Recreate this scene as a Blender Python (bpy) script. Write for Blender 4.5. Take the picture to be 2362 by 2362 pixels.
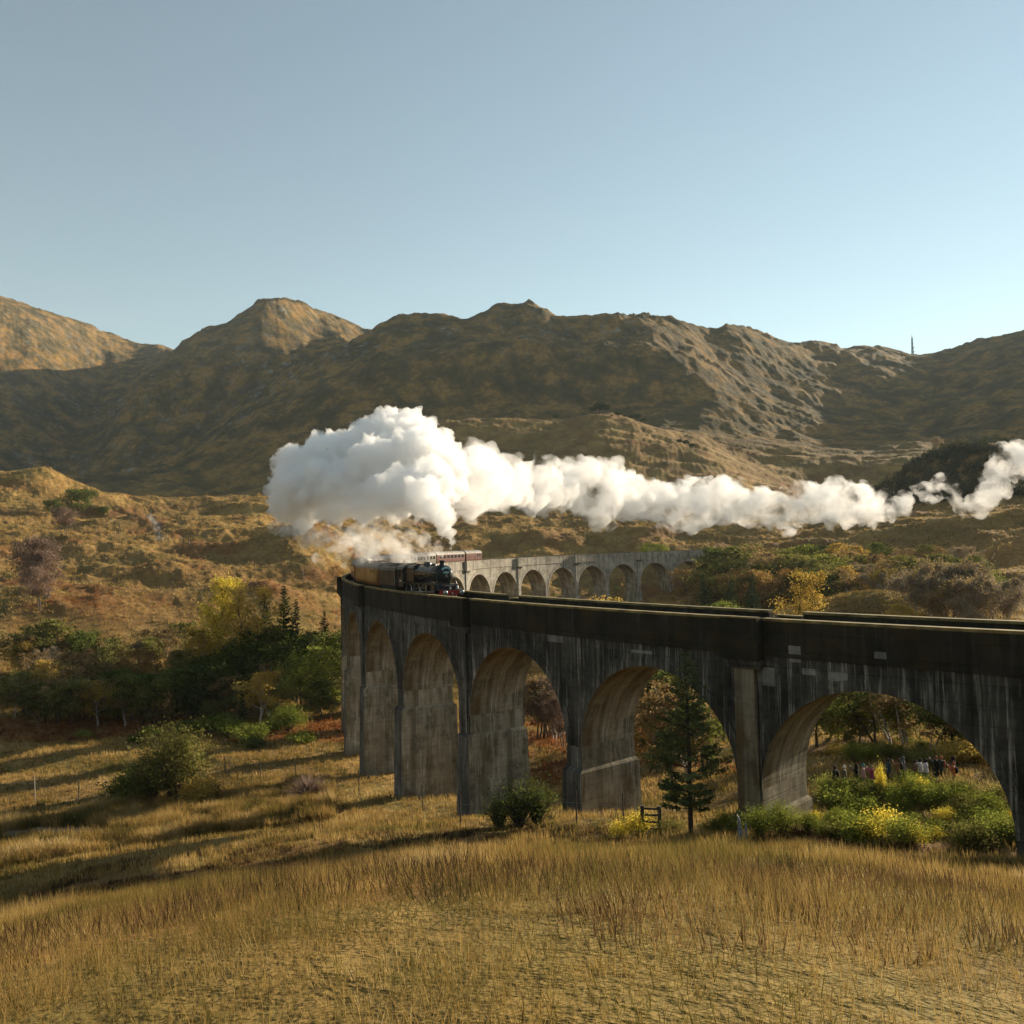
import bpy, bmesh, math, random
import numpy as np
from mathutils import Vector, Matrix, Euler

for _o in list(bpy.data.objects):
    bpy.data.objects.remove(_o)
SC = bpy.context.scene
COL = SC.collection
R_ = math.radians
random.seed(7)
RNG = np.random.default_rng(7)

# ------------------------------------------------------------------ camera
S = 0.85
FPX = 1931.53                      # focal length in photograph pixels (photograph 2362 px wide)
PIT, ROLL = 0.03919, -0.02376
CZ = (4.72168 + 30.0) * S
FW = np.array([0, math.cos(PIT), math.sin(PIT)])
_r0 = np.array([1.0, 0, 0]); _u0 = np.cross(_r0, FW)
RT = _r0 * math.cos(ROLL) + _u0 * math.sin(ROLL)
UP = _u0 * math.cos(ROLL) - _r0 * math.sin(ROLL)
cam_d = bpy.data.cameras.new('camera')
cam = bpy.data.objects.new('camera', cam_d); COL.objects.link(cam)
cam_d.sensor_width = 36.0; cam_d.sensor_fit = 'HORIZONTAL'
cam_d.lens = FPX / 2362 * 36.0
cam_d.clip_start = 0.5; cam_d.clip_end = 20000
cam.matrix_world = Matrix(((RT[0], UP[0], -FW[0], 0), (RT[1], UP[1], -FW[1], 0), (RT[2], UP[2], -FW[2], CZ), (0, 0, 0, 1)))
SC.camera = cam

# ------------------------------------------------------------------ light
SUN_AZ, SUN_EL = R_(50), R_(17.5)     # azimuth from the viewing direction towards the right
w = bpy.data.worlds.new('World'); SC.world = w; w.use_nodes = True
nt = w.node_tree; nt.nodes.clear()
sky = nt.nodes.new('ShaderNodeTexSky'); sky.sky_type = 'NISHITA'; sky.sun_disc = False
sky.sun_elevation = SUN_EL; sky.sun_rotation = SUN_AZ
sky.altitude = 0; sky.air_density = 1.0; sky.dust_density = 0.0; sky.ozone_density = 1.0
bg = nt.nodes.new('ShaderNodeBackground'); bg.inputs['Strength'].default_value = 0.068
out = nt.nodes.new('ShaderNodeOutputWorld')
tint = nt.nodes.new('ShaderNodeMix'); tint.data_type = 'RGBA'; tint.blend_type = 'MULTIPLY'; tint.inputs[0].default_value = 1.0; tint.inputs[7].default_value = (1.0, 1.03, 0.90, 1)
hsv = nt.nodes.new('ShaderNodeHueSaturation'); hsv.inputs['Saturation'].default_value = 0.78
nt.links.new(sky.outputs[0], hsv.inputs['Color']); nt.links.new(hsv.outputs[0], tint.inputs[6]); nt.links.new(tint.outputs[2], bg.inputs[0]); nt.links.new(bg.outputs[0], out.inputs[0])
sd = bpy.data.lights.new('sun', 'SUN'); sd.energy = 5.0; sd.angle = R_(0.5); sd.color = (1.0, 0.84, 0.62)
sun = bpy.data.objects.new('sun', sd); COL.objects.link(sun)
SUNV = Vector((math.sin(SUN_AZ) * math.cos(SUN_EL), math.cos(SUN_AZ) * math.cos(SUN_EL), math.sin(SUN_EL)))
sun.rotation_euler = (-SUNV).to_track_quat('-Z', 'Y').to_euler()
sun.location = SUNV * 300

SC.view_settings.view_transform = 'Standard'
SC.view_settings.look = 'None'
SC.view_settings.exposure = 1.3
SC.view_settings.gamma = 1.0
SC.view_settings.use_curve_mapping = False
SC.render.engine = 'CYCLES'
cy = SC.cycles
cy.use_denoising = True; cy.denoising_prefilter = 'ACCURATE'; cy.denoising_input_passes = 'RGB_ALBEDO_NORMAL'
try: cy.denoiser = 'OPENIMAGEDENOISE'
except Exception: pass
cy.max_bounces = 14; cy.diffuse_bounces = 3; cy.glossy_bounces = 2; cy.transmission_bounces = 4
cy.volume_bounces = 10; cy.transparent_max_bounces = 8
cy.use_adaptive_sampling = True; cy.adaptive_threshold = 0.02
cy.volume_step_rate = 1.0; cy.volume_max_steps = 256
cy.sample_clamp_indirect = 6.0
cy.caustics_reflective = False; cy.caustics_refractive = False

# ------------------------------------------------------------------ survey helpers (photo pixel <-> place)
def proj(P):
    d = np.asarray(P, float) - np.array([0, 0, CZ]); z = d @ FW
    return np.stack([1181 + FPX * (d @ RT) / z, 1181 - FPX * (d @ UP) / z], -1)
def ray(px, py):
    px = np.asarray(px, float); py = np.asarray(py, float)
    return FW + np.multiply.outer((px - 1181) / FPX, RT) + np.multiply.outer(-(py - 1181) / FPX, UP)
def slope_of(px, py):
    d = ray(px, py); return d[..., 2] / np.hypot(d[..., 0], d[..., 1])
def azim(px, py=1260.0):
    d = ray(px, np.broadcast_to(py, np.shape(px)).astype(float)); return np.arctan2(d[..., 0], d[..., 1])
def at_dist(px, py, dist):
    d = ray(px, py); h = math.hypot(d[0], d[1]); t = dist / h
    return Vector((d[0] * t, d[1] * t, CZ + d[2] * t))

# viaduct plan: an arc of a circle
VC = np.array([145.39638 * S, 184.06773 * S]); VR = 176.08921 * S; VHW = 3.2 * S; VSP = 17.07 * S
VT0 = 0.20246
def v_th(k): return VT0 + (np.asarray(k, float) - 11) * VSP / VR
def v_pt(k, r, z=0.0):
    th = v_th(k)
    x = VC[0] - r * np.cos(th); y = VC[1] + r * np.sin(th)
    return np.stack(np.broadcast_arrays(x, y, z), -1).astype(float)
def v_top(k): return 30 * S + (np.asarray(k, float) - 11) * VSP * 0.00459

# ------------------------------------------------------------------ object helpers
def tag(o, label=None, cat=None, group=None, kind=None):
    if label: o['label'] = label
    if cat: o['category'] = cat
    if group: o['group'] = group
    if kind: o['kind'] = kind
    return o
def link(o, parent=None):
    COL.objects.link(o)
    if parent is not None: o.parent = parent
    return o
def empty(name, loc=(0, 0, 0), rz=0.0, parent=None):
    o = bpy.data.objects.new(name, None); o.empty_display_size = 0.2
    o.location = loc; o.rotation_euler = (0, 0, rz)
    return link(o, parent)
def mesh_np(name, verts, faces_flat, counts, smooth=True, mats=None, mat_idx=None, uv=None):
    me = bpy.data.meshes.new(name)
    verts = np.asarray(verts, np.float32); faces_flat = np.asarray(faces_flat, np.int32); counts = np.asarray(counts, np.int32)
    me.vertices.add(len(verts)); me.vertices.foreach_set('co', verts.ravel())
    me.loops.add(len(faces_flat)); me.loops.foreach_set('vertex_index', faces_flat)
    me.polygons.add(len(counts))
    me.polygons.foreach_set('loop_start', np.concatenate([[0], np.cumsum(counts)[:-1]]).astype(np.int32))
    me.polygons.foreach_set('use_smooth', np.full(len(counts), bool(smooth)))
    if mats:
        for m in mats: me.materials.append(m)
    if mat_idx is not None: me.polygons.foreach_set('material_index', np.asarray(mat_idx, np.int32))
    if uv is not None:
        l = me.uv_layers.new(name='UVMap'); l.data.foreach_set('uv', np.asarray(uv, np.float32).ravel())
    me.update(calc_edges=True)
    return me
class MB:
    """collects shapes into one mesh"""
    def __init__(s): s.v = []; s.f = []; s.m = []
    def add(s, verts, faces, mi=0):
        b = len(s.v); s.v.extend([tuple(map(float, q)) for q in verts])
        for f in faces: s.f.append([i + b for i in f]); s.m.append(mi)
        return s
    def box(s, x0, x1, y0, y1, z0, z1, mi=0):
        return s.add([(x0,y0,z0),(x1,y0,z0),(x1,y1,z0),(x0,y1,z0),(x0,y0,z1),(x1,y0,z1),(x1,y1,z1),(x0,y1,z1)],
                     [(3,2,1,0),(4,5,6,7),(0,1,5,4),(1,2,6,5),(2,3,7,6),(3,0,4,7)], mi)
    def tube(s, pts, rad, n=6, mi=0, caps=True):
        pts = [Vector(q) for q in pts]; m = len(pts)
        rad = [rad] * m if isinstance(rad, (int, float)) else list(rad)
        rings = []
        for i, q in enumerate(pts):
            t = (pts[min(i + 1, m - 1)] - pts[max(i - 1, 0)]).normalized()
            a = Vector((0, 0, 1)) if abs(t.z) < 0.9 else Vector((1, 0, 0))
            u = t.cross(a).normalized(); w_ = t.cross(u).normalized()
            rings.append([q + (u * math.cos(2 * math.pi * j / n) + w_ * math.sin(2 * math.pi * j / n)) * rad[i] for j in range(n)])
        vs = [q for r in rings for q in r]; fs = []
        for i in range(m - 1):
            for j in range(n):
                a, b = i * n + j, i * n + (j + 1) % n
                fs.append((a, b, b + n, a + n))
        if caps: fs.append(tuple(range(n))[::-1]); fs.append(tuple((m - 1) * n + j for j in range(n)))
        return s.add(vs, fs, mi)
    def loft(s, rings, mi=0, caps=True, closed=True):
        n = len(rings[0]); m = len(rings); vs = [q for r in rings for q in r]; fs = []
        for i in range(m - 1):
            for j in range(n if closed else n - 1):
                a, b = i * n + j, i * n + (j + 1) % n
                fs.append((a, b, b + n, a + n))
        if caps and closed: fs.append(tuple(range(n))[::-1]); fs.append(tuple((m - 1) * n + j for j in range(n)))
        return s.add(vs, fs, mi)
    def disc_y(s, cx, cz, y0, y1, r, n=20, mi=0):
        """wheel-like disc with its axis along y"""
        rr = [[(cx + rad * math.cos(2*math.pi*j/n), yy, cz + rad * math.sin(2*math.pi*j/n)) for j in range(n)] for yy, rad in ((y0, r*.96), (y0, r), (y1, r), (y1, r*.96))]
        return s.loft(rr, mi)
    def mesh(s, name, mats, smooth=False):
        me = bpy.data.meshes.new(name); me.from_pydata(s.v, [], s.f)
        for m in (mats if isinstance(mats, (list, tuple)) else [mats]): me.materials.append(m)
        if any(s.m): me.polygons.foreach_set('material_index', s.m)
        if smooth: me.polygons.foreach_set('use_smooth', [True] * len(me.polygons))
        me.update(); return me
    def build(s, name, mats, parent=None, smooth=False):
        return link(bpy.data.objects.new(name, s.mesh(name, mats, smooth)), parent)
def put(name, me, parent=None, loc=None, rz=None, scale=None):
    o = bpy.data.objects.new(name, me); link(o, parent)
    if loc is not None: o.location = loc
    if rz is not None: o.rotation_euler = (0, 0, rz)
    if scale is not None: o.scale = scale if hasattr(scale, '__len__') else (scale,) * 3
    return o

# ------------------------------------------------------------------ numpy noise
def _hash(ix, iy, seed):
    h = (ix.astype(np.int64) * 374761393 + iy.astype(np.int64) * 668265263 + seed * 974711) & 0xffffffff
    h = ((h ^ (h >> 13)) * 1274126177) & 0xffffffff
    return (h ^ (h >> 16)) & 0xffffffff
def perlin(x, y, seed=0):
    x = np.asarray(x, float); y = np.asarray(y, float)
    ix = np.floor(x); iy = np.floor(y); fx = x - ix; fy = y - iy
    def g(dx, dy):
        a = _hash(ix + dx, iy + dy, seed) * (2 * math.pi / 4294967296.0)
        return np.cos(a) * (fx - dx) + np.sin(a) * (fy - dy)
    u = fx * fx * fx * (fx * (fx * 6 - 15) + 10); v = fy * fy * fy * (fy * (fy * 6 - 15) + 10)
    a = g(0, 0); b = g(1, 0); c = g(0, 1); d = g(1, 1)
    return (a + (b - a) * u + (c + (d - c) * u - a - (b - a) * u) * v) * 1.5
def fbm(x, y, octs=4, seed=0, gain=0.5):
    s = 0; a = 1.0
    for i in range(octs):
        s = s + a * perlin(x * 2 ** i + 17.3 * i, y * 2 ** i - 9.1 * i, seed + i); a *= gain
    return s
def ridged(x, y, octs=4, seed=0, gain=0.5):
    s = 0; a = 1.0
    for i in range(octs):
        s = s + a * (1 - 2 * np.abs(perlin(x * 2 ** i + 7.7 * i, y * 2 ** i + 3.1 * i, seed + i))); a *= gain
    return s
def pchip(xk, yk, x):
    xk = np.asarray(xk, float); yk = np.asarray(yk, float); h = np.diff(xk); dl = np.diff(yk) / h
    m = np.zeros_like(yk); m[0] = dl[0]; m[-1] = dl[-1]
    for i in range(1, len(xk) - 1):
        if dl[i - 1] * dl[i] > 0:
            w1 = 2 * h[i] + h[i - 1]; w2 = h[i] + 2 * h[i - 1]; m[i] = (w1 + w2) / (w1 / dl[i - 1] + w2 / dl[i])
    x = np.clip(x, xk[0], xk[-1]); i = np.clip(np.searchsorted(xk, x) - 1, 0, len(xk) - 2)
    t = (x - xk[i]) / h[i]
    return ((1 + 2 * t) * (1 - t) ** 2 * yk[i] + t * (1 - t) ** 2 * h[i] * m[i] + t * t * (3 - 2 * t) * yk[i + 1] + t * t * (t - 1) * h[i] * m[i + 1])
def sstep(a, b, x):
    t = np.clip((np.asarray(x, float) - a) / (b - a), 0, 1); return t * t * (3 - 2 * t)

# ------------------------------------------------------------------ material helpers
class NT:
    def __init__(s, name):
        s.m = bpy.data.materials.new(name); s.m.use_nodes = True; s.t = s.m.node_tree; s.t.nodes.clear()
        s.out = s.t.nodes.new('ShaderNodeOutputMaterial')
    def n(s, typ, **kw):
        nd = s.t.nodes.new(typ)
        for k, v in kw.items():
            if k.startswith('i_'):
                key = k[2:]; nd.inputs[int(key) if key.isdigit() else key.replace('_', ' ')].default_value = v
            else: setattr(nd, k, v)
        return nd
    def l(s, a, b): s.t.links.new(a, b)
    def coord(s, kind='Object'):
        return s.n('ShaderNodeTexCoord').outputs[kind]
    def mapped(s, src, scale=(1, 1, 1), loc=(0, 0, 0), rot=(0, 0, 0)):
        mp = s.n('ShaderNodeMapping'); mp.inputs['Scale'].default_value = scale; mp.inputs['Location'].default_value = loc; mp.inputs['Rotation'].default_value = rot
        s.l(src, mp.inputs['Vector']); return mp.outputs[0]
    def noise(s, src, scale, detail=4, rough=0.55, dist=0.0):
        nd = s.n('ShaderNodeTexNoise'); nd.inputs['Scale'].default_value = scale; nd.inputs['Detail'].default_value = detail
        nd.inputs['Roughness'].default_value = rough; nd.inputs['Distortion'].default_value = dist
        if src is not None: s.l(src, nd.inputs['Vector'])
        return nd.outputs['Fac']
    def ramp(s, fac, stops, interp='LINEAR'):
        r = s.n('ShaderNodeValToRGB'); r.color_ramp.interpolation = interp
        e = r.color_ramp.elements
        while len(e) < len(stops): e.new(0.5)
        for q, (p, c) in zip(e, stops):
            q.position = p; q.color = (c[0], c[1], c[2], 1) if hasattr(c, '__len__') else (c, c, c, 1)
        s.l(fac, r.inputs[0]); return r.outputs[0]
    def mix(s, fac, a, b, blend='MIX'):
        m = s.n('ShaderNodeMix', data_type='RGBA', blend_type=blend)
        for v, i in ((fac, 0), (a, 6), (b, 7)):
            if isinstance(v, (int, float)): m.inputs[i].default_value = v
            elif hasattr(v, '__len__'): m.inputs[i].default_value = (v[0], v[1], v[2], 1)
            else: s.l(v, m.inputs[i])
        return m.outputs[2]
    def math(s, op, a, b=None, clamp=False):
        m = s.n('ShaderNodeMath', operation=op, use_clamp=clamp)
        for v, i in ((a, 0), (b, 1)):
            if v is None: continue
            if isinstance(v, (int, float)): m.inputs[i].default_value = v
            else: s.l(v, m.inputs[i])
        return m.outputs[0]
    def attr(s, name, typ='GEOMETRY'):
        a = s.n('ShaderNodeAttribute', attribute_name=name, attribute_type=typ); return a
    def bump(s, h, strength=0.4, dist=0.1):
        b = s.n('ShaderNodeBump'); b.inputs['Strength'].default_value = strength; b.inputs['Distance'].default_value = dist
        s.l(h, b.inputs['Height']); return b.outputs[0]
    def principled(s, col, rough=0.8, normal=None, metal=0.0, spec=0.3, **kw):
        p = s.n('ShaderNodeBsdfPrincipled')
        for v, i in ((col, 'Base Color'), (rough, 'Roughness')):
            if isinstance(v, (int, float)): p.inputs[i].default_value = v
            elif hasattr(v, '__len__'): p.inputs[i].default_value = (v[0], v[1], v[2], 1)
            else: s.l(v, p.inputs[i])
        p.inputs['Metallic'].default_value = metal; p.inputs['Specular IOR Level'].default_value = spec
        if normal is not None: s.l(normal, p.inputs['Normal'])
        return p
    def done(s, shader): s.l(shader.outputs[0] if hasattr(shader, 'outputs') else shader, s.out.inputs['Surface']); return s.m
def plain(name, col, rough=0.7, metal=0.0, spec=0.3, var=0.25, scale=3.0, bump=0.0):
    """paint, metal, cloth: a base colour broken up by noise"""
    t = NT(name); c = t.coord()
    n1 = t.noise(c, scale, 5, 0.6)
    a = [max(0, q * (1 - var)) for q in col]; b = [min(1, q * (1 + var)) for q in col]
    cc = t.ramp(n1, [(0.3, a), (0.7, b)])
    return t.done(t.principled(cc, rough, t.bump(n1, bump, 0.02) if bump else None, metal, spec))
def leafy(name, c0, c1, c2, transl=0.45, scale=0.5):
    """foliage: hue varies by clump and by tree, part of the light passes through"""
    t = NT(name); c = t.coord(); oi = t.n('ShaderNodeObjectInfo')
    n1 = t.noise(c, scale, 3, 0.6); n2 = t.noise(c, scale * 7, 2, 0.5)
    f = t.math('ADD', t.math('MULTIPLY', n1, 0.75), t.math('MULTIPLY', n2, 0.25))
    f = t.math('ADD', f, t.math('MULTIPLY', t.math('SUBTRACT', oi.outputs['Random'], 0.5), 0.12))
    col = t.ramp(f, [(0.36, c0), (0.5, c1), (0.64, c2)])
    d = t.n('ShaderNodeBsdfDiffuse'); t.l(col, d.inputs[0])
    tr = t.n('ShaderNodeBsdfTranslucent'); t.l(col, tr.inputs[0])
    m = t.n('ShaderNodeMixShader'); m.inputs[0].default_value = transl
    t.l(d.outputs[0], m.inputs[1]); t.l(tr.outputs[0], m.inputs[2])
    return t.done(m)
# ------------------------------------------------------------------ terrain: one sheet from the viewpoint to beyond the ridges
def _tab(spec, px):
    if isinstance(spec, (int, float)): return np.full_like(px, float(spec))
    xs = [a for a, b in spec]; ys = [b for a, b in spec]
    return pchip(xs, ys, px)
PXA = [-600, 60, 300, 600, 800, 1000, 1200, 1400, 1600, 1800, 2000, 2300, 2900]
def _row(*v): return list(zip(PXA, v))
# skyline and ridge traces, photograph pixels
R3Y = [(-600,1110),(60,1120),(270,1110),(330,1085),(390,1055),(460,1010),(560,940),(640,885),(720,838),(800,797),(859,771),(917,743),(1039,732),(1088,737),(1125,724),(1174,710),(1223,708),(1259,715),(1296,731),(1394,730),(1528,731),(1589,746),(1669,775),(1693,765),(1724,769),(1779,792),(1871,807),(1944,807),(1956,814),(2005,807),(2054,800),(2127,817),(2201,820),(2274,797),(2303,791),(2450,770),(2900,760)]
R2Y = [(-600,1130),(60,1125),(150,1105),(230,1045),(270,978),(330,893),(389,831),(458,782),(526,760),(575,727),(611,705),(660,700),(691,702),(734,718),(795,740),(859,768),(920,800),(1050,860),(2900,900)]
R1Y = [(-600,560),(-100,670),(59,712),(183,748),(263,779),(324,807),(367,812),(389,825),(450,850),(600,880),(1000,900),(2900,900)]
K1Y = [(-600,1150),(60,1165),(400,1165),(600,1140),(700,1090),(800,1040),(900,1005),(1020,985),(1100,975),(1200,975),(1300,980),(1400,968),(1450,976),(1500,988),(1560,1000),(1620,1018),(1690,1045),(1800,1070),(2000,1085),(2300,1085),(2900,1120)]
LINES = [
 (0.0, [(-600,28.0),(2900,28.0)], 'z'), (10, [(-600,25.4),(2900,25.6)], 'z'), (25, [(-600,20.0),(2900,20.6)], 'z'), (40, [(-600,14.7),(1181,14.7),(1900,15.2),(2900,17)], 'z'),
 (48, [(-600,12.2),(1181,12.1),(1750,12.9),(2000,12.7),(2900,15)], 'z'), (55, [(-600,10.6),(1181,10.9),(1600,11.6),(1750,12.6),(2000,12.2),(2900,14)], 'z'), (62, [(-600,9.2),(1181,9.5),(1600,10.2),(1900,11.9),(2900,14)], 'z'),
 (74, [(-600,5.9),(1181,6.1),(1600,8.0),(1900,11.5),(2900,14)], 'z'), (87, [(-600,4.0),(1181,4.0),(1600,6.0),(1900,9.5),(2900,13)], 'z'),
 (101, [(-600,3.0),(1181,2.9),(1600,5.0),(1900,9.0),(2900,13)], 'z'), (118, [(-600,2.6),(1181,2.1),(1600,4.5),(1900,9.5),(2900,13)], 'z'),
 (150, _row(4,3.2,2.4,2,1.5,1.5,2,3,5,11,12,12,14), 'z'), (185, _row(10,8,7.5,6,4,2,2,3,6,13.5,14.8,14,18), 'z'),
 (215, _row(18,13,13,11,7,3,3,4,6,9.5,11,12,18), 'z'), (250, _row(26,20,20,18,13,7,4,4.5,6.5,9.5,11,13,18), 'z'),
 (283, _row(34,27,26.5,25.5,20,14,9,7,9,12.5,14,16,22), 'z'), (310, _row(40,32,31,30.5,26,21,18,16,18,18,19,21,26), 'z'),
 (350, _row(48,40,37,37,33,30,31,32,31,30,31,33,30), 'z'),
 (385, [(-600,60),(60,50),(300,44),(600,43),(1000,36),(1400,39),(1600,38),(1800,36),(2000,35),(2300,38),(2900,34)], 'z'),
 (435, [(-600,75),(60,63),(180,58),(300,53.5),(450,54),(600,54),(800,48),(1000,46),(1400,50),(1600,46),(1800,42),(2000,39),(2130,43),(2300,48),(2900,38)], 'z'),
 (500, [(-600,80),(60,60),(300,50),(600,53),(800,62),(1000,68),(1400,74),(1600,66),(1800,54),(1900,46),(1980,46),(2050,54),(2130,65),(2200,70.5),(2303,73),(2420,62),(2900,45)], 'z'),
 (555, [(-600,84),(60,60),(300,52),(600,58),(800,74),(1000,90),(1200,94),(1400,98),(1600,86),(1800,62),(1900,52),(2000,48),(2130,54),(2303,60),(2900,50)], 'z'),
 (620, K1Y, 'y'),
 ([(-600,700),(1528,700),(1950,740),(2300,750),(2900,750)], [(a, b + d) for (a, b), d in zip(K1Y, [-10,-8,-8,-6,0,8,14,18,20,20,20,20,18,14,4,-8,-20,-35,-45,-50,-60])], 'y'),
 ([(-600,780),(1528,780),(1950,850),(2300,870),(2900,870)], [(-600,1090),(60,1114),(300,1112),(460,1085),(640,1020),(800,970),(1000,945),(1200,935),(1400,940),(1528,935),(1650,945),(1800,975),(1950,1000),(2127,1010),(2300,975),(2900,920)], 'y'),
 ([(-600,840),(1300,830),(1528,845),(1700,890),(1950,960),(2300,985),(2900,985)], [(-600,1090),(60,1115),(300,1108),(460,1050),(640,955),(800,880),(917,830),(1039,812),(1125,800),(1223,795),(1300,803),(1394,800),(1500,800),(1589,832),(1693,885),(1800,925),(1950,950),(2054,958),(2127,962),(2200,940),(2303,915),(2900,830)], 'y'),
 ([(-600,868),(1300,858),(1528,875),(1700,920),(1950,990),(2300,1015),(2900,1015)], [(-600,1088),(60,1114),(300,1106),(460,1042),(640,938),(800,864),(917,818),(1039,805),(1125,797),(1223,796),(1300,806),(1394,799),(1500,793),(1589,818),(1693,868),(1800,908),(1950,932),(2054,940),(2127,944),(2200,922),(2303,896),(2900,815)], 'y'),
 ([(-600,930),(859,950),(1300,940),(1528,985),(1700,1120),(1950,1370),(2127,1540),(2300,1620),(2900,1620)], R3Y, 'y'),
 ([(-600,980),(700,1010),(859,1060),(1528,1100),(1700,1240),(1950,1480),(2127,1650),(2300,1730),(2900,1730)], [(a, b + (0 if a < 700 else 12 if a < 850 else 40)) for a, b in R3Y], 'y'),
 ([(-600,1040),(60,1040),(230,1080),(330,1110),(389,1130),(600,1170),(660,1220),(760,1400),(860,1540),(1528,1600),(1950,1760),(2300,1880),(2900,1880)], R2Y, 'y'),
 ([(-600,1120),(60,1120),(230,1180),(330,1250),(389,1320),(660,1420),(860,1640),(1528,1700),(1950,1860),(2300,1980),(2900,1980)], [(a, b + 14) for a, b in R2Y], 'y'),
 ([(-600,1500),(60,1700),(389,2080),(2900,2200)], R1Y, 'y'),
 (2500, [(a, b + 60) for a, b in R1Y], 'y'), (4200, [(-600,200),(2900,200)], 'z'), (9000, [(-600,150),(2900,150)], 'z'),
]
_az_f = azim(np.linspace(-170, 2530, 1040))
_az_c = np.radians(np.arange(math.degrees(_az_f[-1]) + 2.5, 360 + math.degrees(_az_f[0]) - 1.0, 2.5))
AZ = np.concatenate([_az_f, _az_c]); NA = len(AZ); NF = len(_az_f)
DD = np.concatenate([np.linspace(0, 6, 4)[:-1], np.linspace(6, 60, 70)[:-1], np.linspace(60, 190, 105)[:-1], np.linspace(190, 470, 190)[:-1],
                     np.linspace(470, 1080, 180)[:-1], np.linspace(1080, 1600, 70)[:-1], np.linspace(1600, 2200, 36)[:-1], np.geomspace(2200, 9000, 16)])
ND = len(DD)
_azw = np.where(AZ > math.pi, AZ - 2 * math.pi, AZ)
_pxc = 1181 + FPX * np.tan(np.clip(_azw, -R_(54), R_(54)))
_pxc = np.clip(_pxc, -600, 2900)
_ld = np.stack([_tab(l[0], _pxc) for l in LINES]); _lz = []
for (d_, v_, mo), dd_ in zip(LINES, _ld):
    v = _tab(v_, _pxc)
    _lz.append(v if mo == 'z' else CZ + dd_ * slope_of(_pxc, v))
_lz = np.stack(_lz)
Z = np.zeros((ND, NA))
for j in range(NA): Z[:, j] = pchip(_ld[:, j], _lz[:, j], DD)
_wf = sstep(-0.35, 0.5, np.cos(_azw))[None, :]
Z = Z * _wf + (1 - _wf) * (28 + 40 * (1 - np.exp(-DD / 160.0)))[:, None]
GX = DD[:, None] * np.sin(AZ)[None, :]; GY = DD[:, None] * np.cos(AZ)[None, :]; GD = np.broadcast_to(DD[:, None], Z.shape)
# relief
PX0 = np.broadcast_to(_pxc[None, :], Z.shape)
m_far = sstep(480, 800, GD); m_mid = sstep(185, 260, GD) * (1 - sstep(480, 900, GD)); m_near = 1 - sstep(150, 230, GD)
wx = fbm(GX / 260, GY / 260, 3, 90) * 60; wy = fbm(GX / 260, GY / 260, 3, 95) * 60
Z += m_far * (0.6 + 0.4 * sstep(900, 1200, GD)) * (ridged((GX + wx) / 150, (GY + wy) / 300, 4, 11, 0.5) * 4.6 - 1.6)
Z += m_far * (fbm(GX / 60, GY / 60, 4, 21, 0.55) * 3.0)
_crag = np.clip(fbm(GX / 95, GY / 95, 4, 31, 0.6) - 0.12, 0, 1)
_crag = _crag * sstep(760, 880, GD) * (1 - 0.5 * sstep(1300, 1500, GD))
Z += _crag * (3.0 + 3.6 * ridged(GX / 22, GY / 28, 4, 41, 0.6))
Z += sstep(640, 800, GD) * (ridged(GX / 34, GY / 50, 3, 43, 0.5) - .3) * 1.6
Z += m_mid * (ridged((GX + wx * .3) / 62, (GY + wy * .3) / 44, 3, 51, 0.5) * 2.3 + fbm(GX / 26, GY / 20, 3, 52, 0.55) * 1.7)
_tus = (1 - np.abs(perlin(GX / 4.2, GY / 3.2, 61))) ** 2 * 0.5 + perlin(GX / 2.0, GY / 1.6, 62) * 0.2
Z += (m_mid + 0.12 * sstep(480, 560, GD) * (1 - sstep(900, 1200, GD))) * _tus * 1.25
Z += m_near * sstep(4, 30, GD) * (fbm(GX / 13, GY / 13, 3, 71) * 0.42 + perlin(GX / 2.6, GY / 2.6, 72) * 0.10)
Z += sstep(600, 760, GD) * (fbm(GX / 15, GY / 15, 3, 44, 0.6) * (1.4 - .7 * sstep(1450, 1650, PX0)) + (ridged((GX + .3 * wx) / 46, (GY + wy) / 420, 2, 45) - .4) * 1.1)
# spurs running down to the right on the sunny slopes
_ca, _sa = math.cos(R_(-24)), math.sin(R_(-24)); _u = (GX + wx * .5) * _ca + (GY + wy * .5) * _sa; _v = -(GX + wx * .5) * _sa + (GY + wy * .5) * _ca
Z += sstep(520, 640, GD) * (1 - sstep(1300, 1500, GD)) * sstep(1450, 1750, PX0) * (ridged(_u / 300, _v / 82, 5, 46, 0.42) - .2) * 2.8
# heather hummocks and banks seen on the moor, plus two below the steam added for the shade they cast (px, py -> place)
def hump(px, d, h, rx, ry):
    global Z
    a = float(azim(np.array([px]))[0]); x, y = d * math.sin(a), d * math.cos(a)
    ca, sa = math.cos(a), math.sin(a)
    u = (GX - x) * ca - (GY - y) * sa; v = (GX - x) * sa + (GY - y) * ca
    Z += h * np.exp(-(u / rx) ** 2 - (v / ry) ** 2)
for a in ((600, 236, 3.4, 15, 9), (215, 222, 3.0, 12, 10), (470, 262, 2.6, 18, 9), (200, 300, 3.5, 22, 12), (560, 318, 3.4, 26, 12), (330, 345, 4, 16, 10),
          (120, 415, 6, 18, 14), (2124, 1540, -12, 55, 150), (2040, 1450, -9, 110, 160), (2270, 1600, -22, 170, 230), (1590, 985, -5, 45, 60), (1420, 960, -4, 40, 60), (775, 335, 8, 15, 34), (700, 300, 5, 10, 22), (1995, 185, 3.0, 16, 10), (2120, 178, 1.6, 14, 8), (1400, 628, 3.5, 34, 24)):
    hump(*a)
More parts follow.
